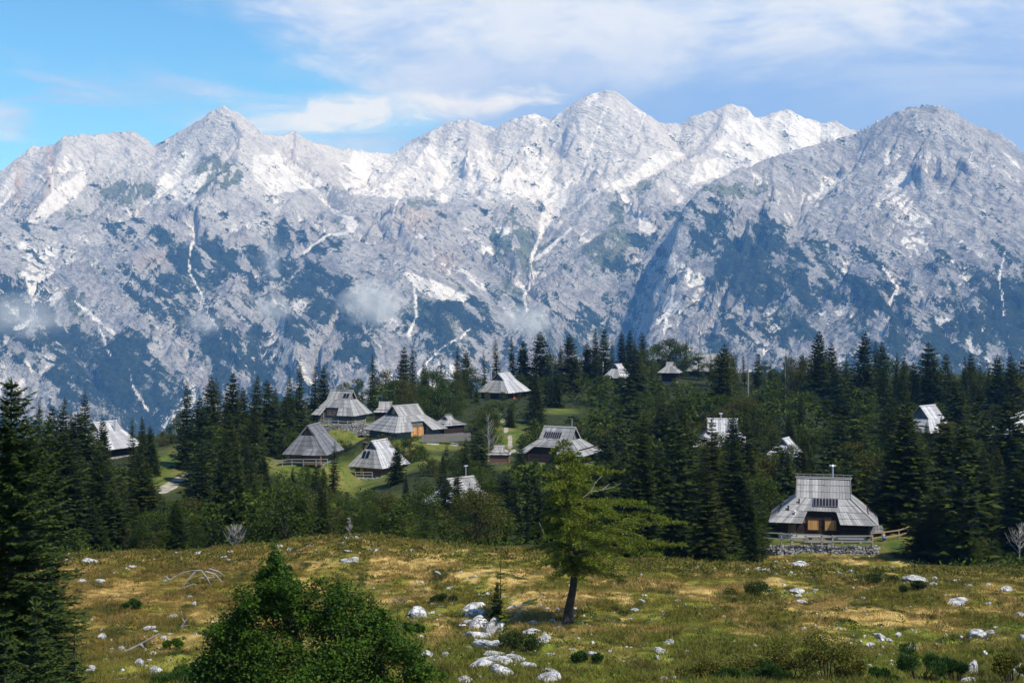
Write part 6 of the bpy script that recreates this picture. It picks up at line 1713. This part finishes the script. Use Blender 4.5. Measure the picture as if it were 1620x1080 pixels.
wood_thing('dead_limb', 'forked dead twig crossing the stones near the maple', [[(286, 992, 0), (292, 984, 0), (298, 976, 0)], [(282, 994, 0), (290, 990, 0), (300, 988, 0)], [(292, 984, 0), (288, 976, 0)]], .05, 'dead wood', anchor=(290, 994))
wood_thing('dead_limb', 'thin dead stick at the lower west corner of the meadow', [[(200, 1080, 0), (210, 1074, 0), (218, 1070, 0)], [(160, 1078, 0), (185, 1076, 0), (200, 1073, 0)]], .05, 'dead wood', anchor=(200, 1080))
wood_thing('dead_limb', 'forked grey twig in the straw grass east of the maple', [[(616, 956, 0), (626, 950, 0), (634, 945, 0)], [(632, 956, 0), (640, 949, 0), (647, 943, 0)], [(626, 950, 0), (634, 953, 0)]], .045, 'dead wood', anchor=(630, 956))
wood_thing('dead_limb', 'dark fallen limb lying towards the lone larch', [[(812, 958, 0), (822, 962, 0), (836, 966, 0), (852, 972, 0)], [(822, 962, 0), (828, 956, 0), (838, 958, 0)]], .08, 'dead wood', anchor=(830, 970))
def dead_tree(label, px, D, top, spread, seed, mat='bark_pale', name='bare_tree', low=.2):
    x = (px - CX) / F * D; z = gz(x, D); h = (HY - top) / F * D - z; rnd2 = random.Random(seed)
    root = empty(name, (x, D, z)); tag(root, label, 'bare tree')
    mb = MB(); mb.tube([(0, 0, -.3), (.1, 0, h * .5), (0, 0, h)], [h * .014 + .03, h * .01 + .015, .015], 6); mb.build('trunk', M[mat], root)
    mb = MB()
    for i in range(26):
        t = low + (.95 - low) * i / 26; az = rnd2.uniform(0, 6.28); L = spread * (1 - t * .75) * rnd2.uniform(.6, 1.2)
        a = V(0, 0, h * t); b = a + V(math.cos(az) * L * .5, math.sin(az) * L * .5, L * .45); c = a + V(math.cos(az) * L * .8, math.sin(az) * L * .8, L * 1.0)
        mb.tube([a, b, c], [.045, .03, .012], 4, cap=False)
        for q in range(2):
            d = b + V(rnd2.uniform(-.4, .4) * L, rnd2.uniform(-.4, .4) * L, rnd2.uniform(.2, .6) * L); mb.tube([b, d], [.022, .008], 3, cap=False)
    mb.build('branches', M[mat], root, kind='stuff')
dead_tree('pale leafless tree standing in front of the wood below the footpath', 772, 240, 655, 3.2, 1)
dead_tree('thin dead trunk on the skyline above the dark wood', 1183, 330, 552, 1.0, 2)
dead_tree('bare dead spike beside the thin skyline trunk', 1242, 330, 562, .9, 3)
dead_tree('short dead stem at the meadow rim above the pale knoll', 552, 128, 818, .6, 4)
dead_tree('pale twiggy dead shrub at the west meadow rim', 372, 127, 835, 1.6, 5, low=.05)
dead_tree('bare forked dead tree in the shade of the east wood', 1612, 134, 830, 2.0, 6, 'bark_pale')
dead_tree('dead grey spruce among the eastern trees behind the large hut', 1515, 170, 735, 2.2, 7)

# --- the person by the hut
def skin_chain(verts, edges, radii, name, mat, parent, sub=2):
    me_ = bpy.data.meshes.new(name); me_.from_pydata([tuple(v) for v in verts], edges, []); me_.update()
    o = link_mesh(name, me_, parent); me_.materials.append(mat)
    sk = o.modifiers.new('skin', 'SKIN'); 
    lay = me_.skin_vertices[0].data if me_.skin_vertices else None
    if lay is None:
        bpy.context.view_layer.objects.active = o; bpy.ops.mesh.customdata_skin_add(); lay = me_.skin_vertices[0].data
    for i, r in enumerate(radii): lay[i].radius = (r, r) if not hasattr(r, '__len__') else r
    lay[0].use_root = True
    sb = o.modifiers.new('sub', 'SUBSURF'); sb.levels = sb.render_levels = sub
    return o
M['skin'] = plain('skin', (0.55, 0.34, 0.25)); M['hair'] = plain('fair_hair', (0.42, 0.30, 0.13)); M['blue'] = plain('blue_cloth', (0.03, 0.13, 0.55)); M['green'] = plain('green_cloth', (0.05, 0.16, 0.07))
pp_ = P(1397, 851, 147.8); pr = empty('person', V(pp_.x, pp_.y, gz(pp_.x, pp_.y)), .5)
tag(pr, 'fair haired person in green top and blue trousers crouching by the brown rail fence', 'person')
bodyv = [(0, 0, .32), (0, -.04, .5), (0, -.08, .68), (0, -.11, .76), (0, -.12, .86), (-.1, -.30, .38), (-.1, -.10, .06), (-.1, -.22, .04), (.1, -.30, .38), (.1, -.10, .06), (.1, -.22, .04), (-.18, -.08, .66), (-.22, -.22, .46), (-.12, -.38, .44), (.18, -.08, .66), (.22, -.22, .46), (.12, -.38, .44)]
bodye = [(0, 1), (1, 2), (2, 3), (3, 4), (0, 5), (5, 6), (6, 7), (0, 8), (8, 9), (9, 10), (2, 11), (11, 12), (12, 13), (2, 14), (14, 15), (15, 16)]
skin_chain(bodyv, bodye, [.13, .12, .12, .05, .095, .075, .05, .04, .075, .05, .04, .05, .04, .03, .05, .04, .03], 'body', M['skin'], pr)
skin_chain([bodyv[i] for i in (1, 2, 11, 12, 14, 15)], [(0, 1), (1, 2), (2, 3), (1, 4), (4, 5)], [.15, .15, .07, .055, .07, .055], 'top', M['green'], pr)
skin_chain([bodyv[i] for i in (0, 5, 6, 8, 9)], [(0, 1), (1, 2), (0, 3), (3, 4)], [.165, .1, .07, .1, .07], 'trousers', M['blue'], pr)
skin_chain([(0, -.10, .85), (0, -.07, .93)], [(0, 1)], [.10, .09], 'hair', M['hair'], pr)

# --- cloud wisps hanging before the range
for cx, cy, D, rx, ry, dn, lab in ((590, 482, 4200, 70, 46, .014, 'largest pale puff of mist hanging before the middle of the range'), (432, 490, 4250, 44, 30, .008, 'faint mist patch west of the largest puff'), (835, 508, 4200, 62, 34, .011, 'mist puff at the mouth of the central valley'),
                               (428, 408, 4700, 24, 52, .008, 'thin upright mist streak above the faint patch'), (322, 512, 4250, 44, 26, .006, 'faint low mist west of the valley forest'), (35, 500, 4200, 100, 46, .004, 'thin broad mist veil at the west foot of the range')):
    s = D / F
    bm = bmesh.new(); bmesh.ops.create_icosphere(bm, subdivisions=3, radius=1.0); me_ = bpy.data.meshes.new('mist_puff'); bm.to_mesh(me_); bm.free()
    o = link_mesh('mist_puff', me_); o.location = P(cx, cy, D); o.scale = (rx * s, rx * s * .8, ry * s); tag(o, lab, 'cloud', 'mist puffs before the mountains')
    m_ = bpy.data.materials.new('mist'); m_.use_nodes = True; T = NT(m_.node_tree)
    tcn = T.n('ShaderNodeTexCoord'); ln = T.n('ShaderNodeVectorMath', operation='LENGTH'); T.link(tcn.outputs['Object'], ln.inputs[0])
    n_ = T.noise(tcn.outputs['Object'], 1.7, 5, .65, dist=.4); n2_ = T.noise(tcn.outputs['Object'], 5.0, 3, .6)
    f = T.math('ADD', T.math('MULTIPLY', ln.outputs['Value'], 1.0), T.math('MULTIPLY', T.math('SUBTRACT', n_, .5), 1.5)); f = T.math('ADD', f, T.math('MULTIPLY', T.math('SUBTRACT', n2_, .5), .5))
    f = T.math('SUBTRACT', 1.0, T.step(f, .15, .92)); f = T.math('MULTIPLY', f, T.math('SUBTRACT', 1.0, T.step(ln.outputs['Value'], .8, 1.0)))
    pv = T.n('ShaderNodeVolumePrincipled'); pv.inputs['Color'].default_value = (1, 1, 1, 1); pv.inputs['Absorption Color'].default_value = (1, 1, 1, 1); pv.inputs['Anisotropy'].default_value = -.4; T.link(T.math('MULTIPLY', f, dn), pv.inputs['Density'])
    oo = T.n('ShaderNodeOutputMaterial'); T.link(pv.outputs[0], oo.inputs['Volume']); me_.materials.append(m_)
print('tris', sum(sum(len(p.vertices) - 2 for p in m.polygons) for m in bpy.data.meshes if m.users))
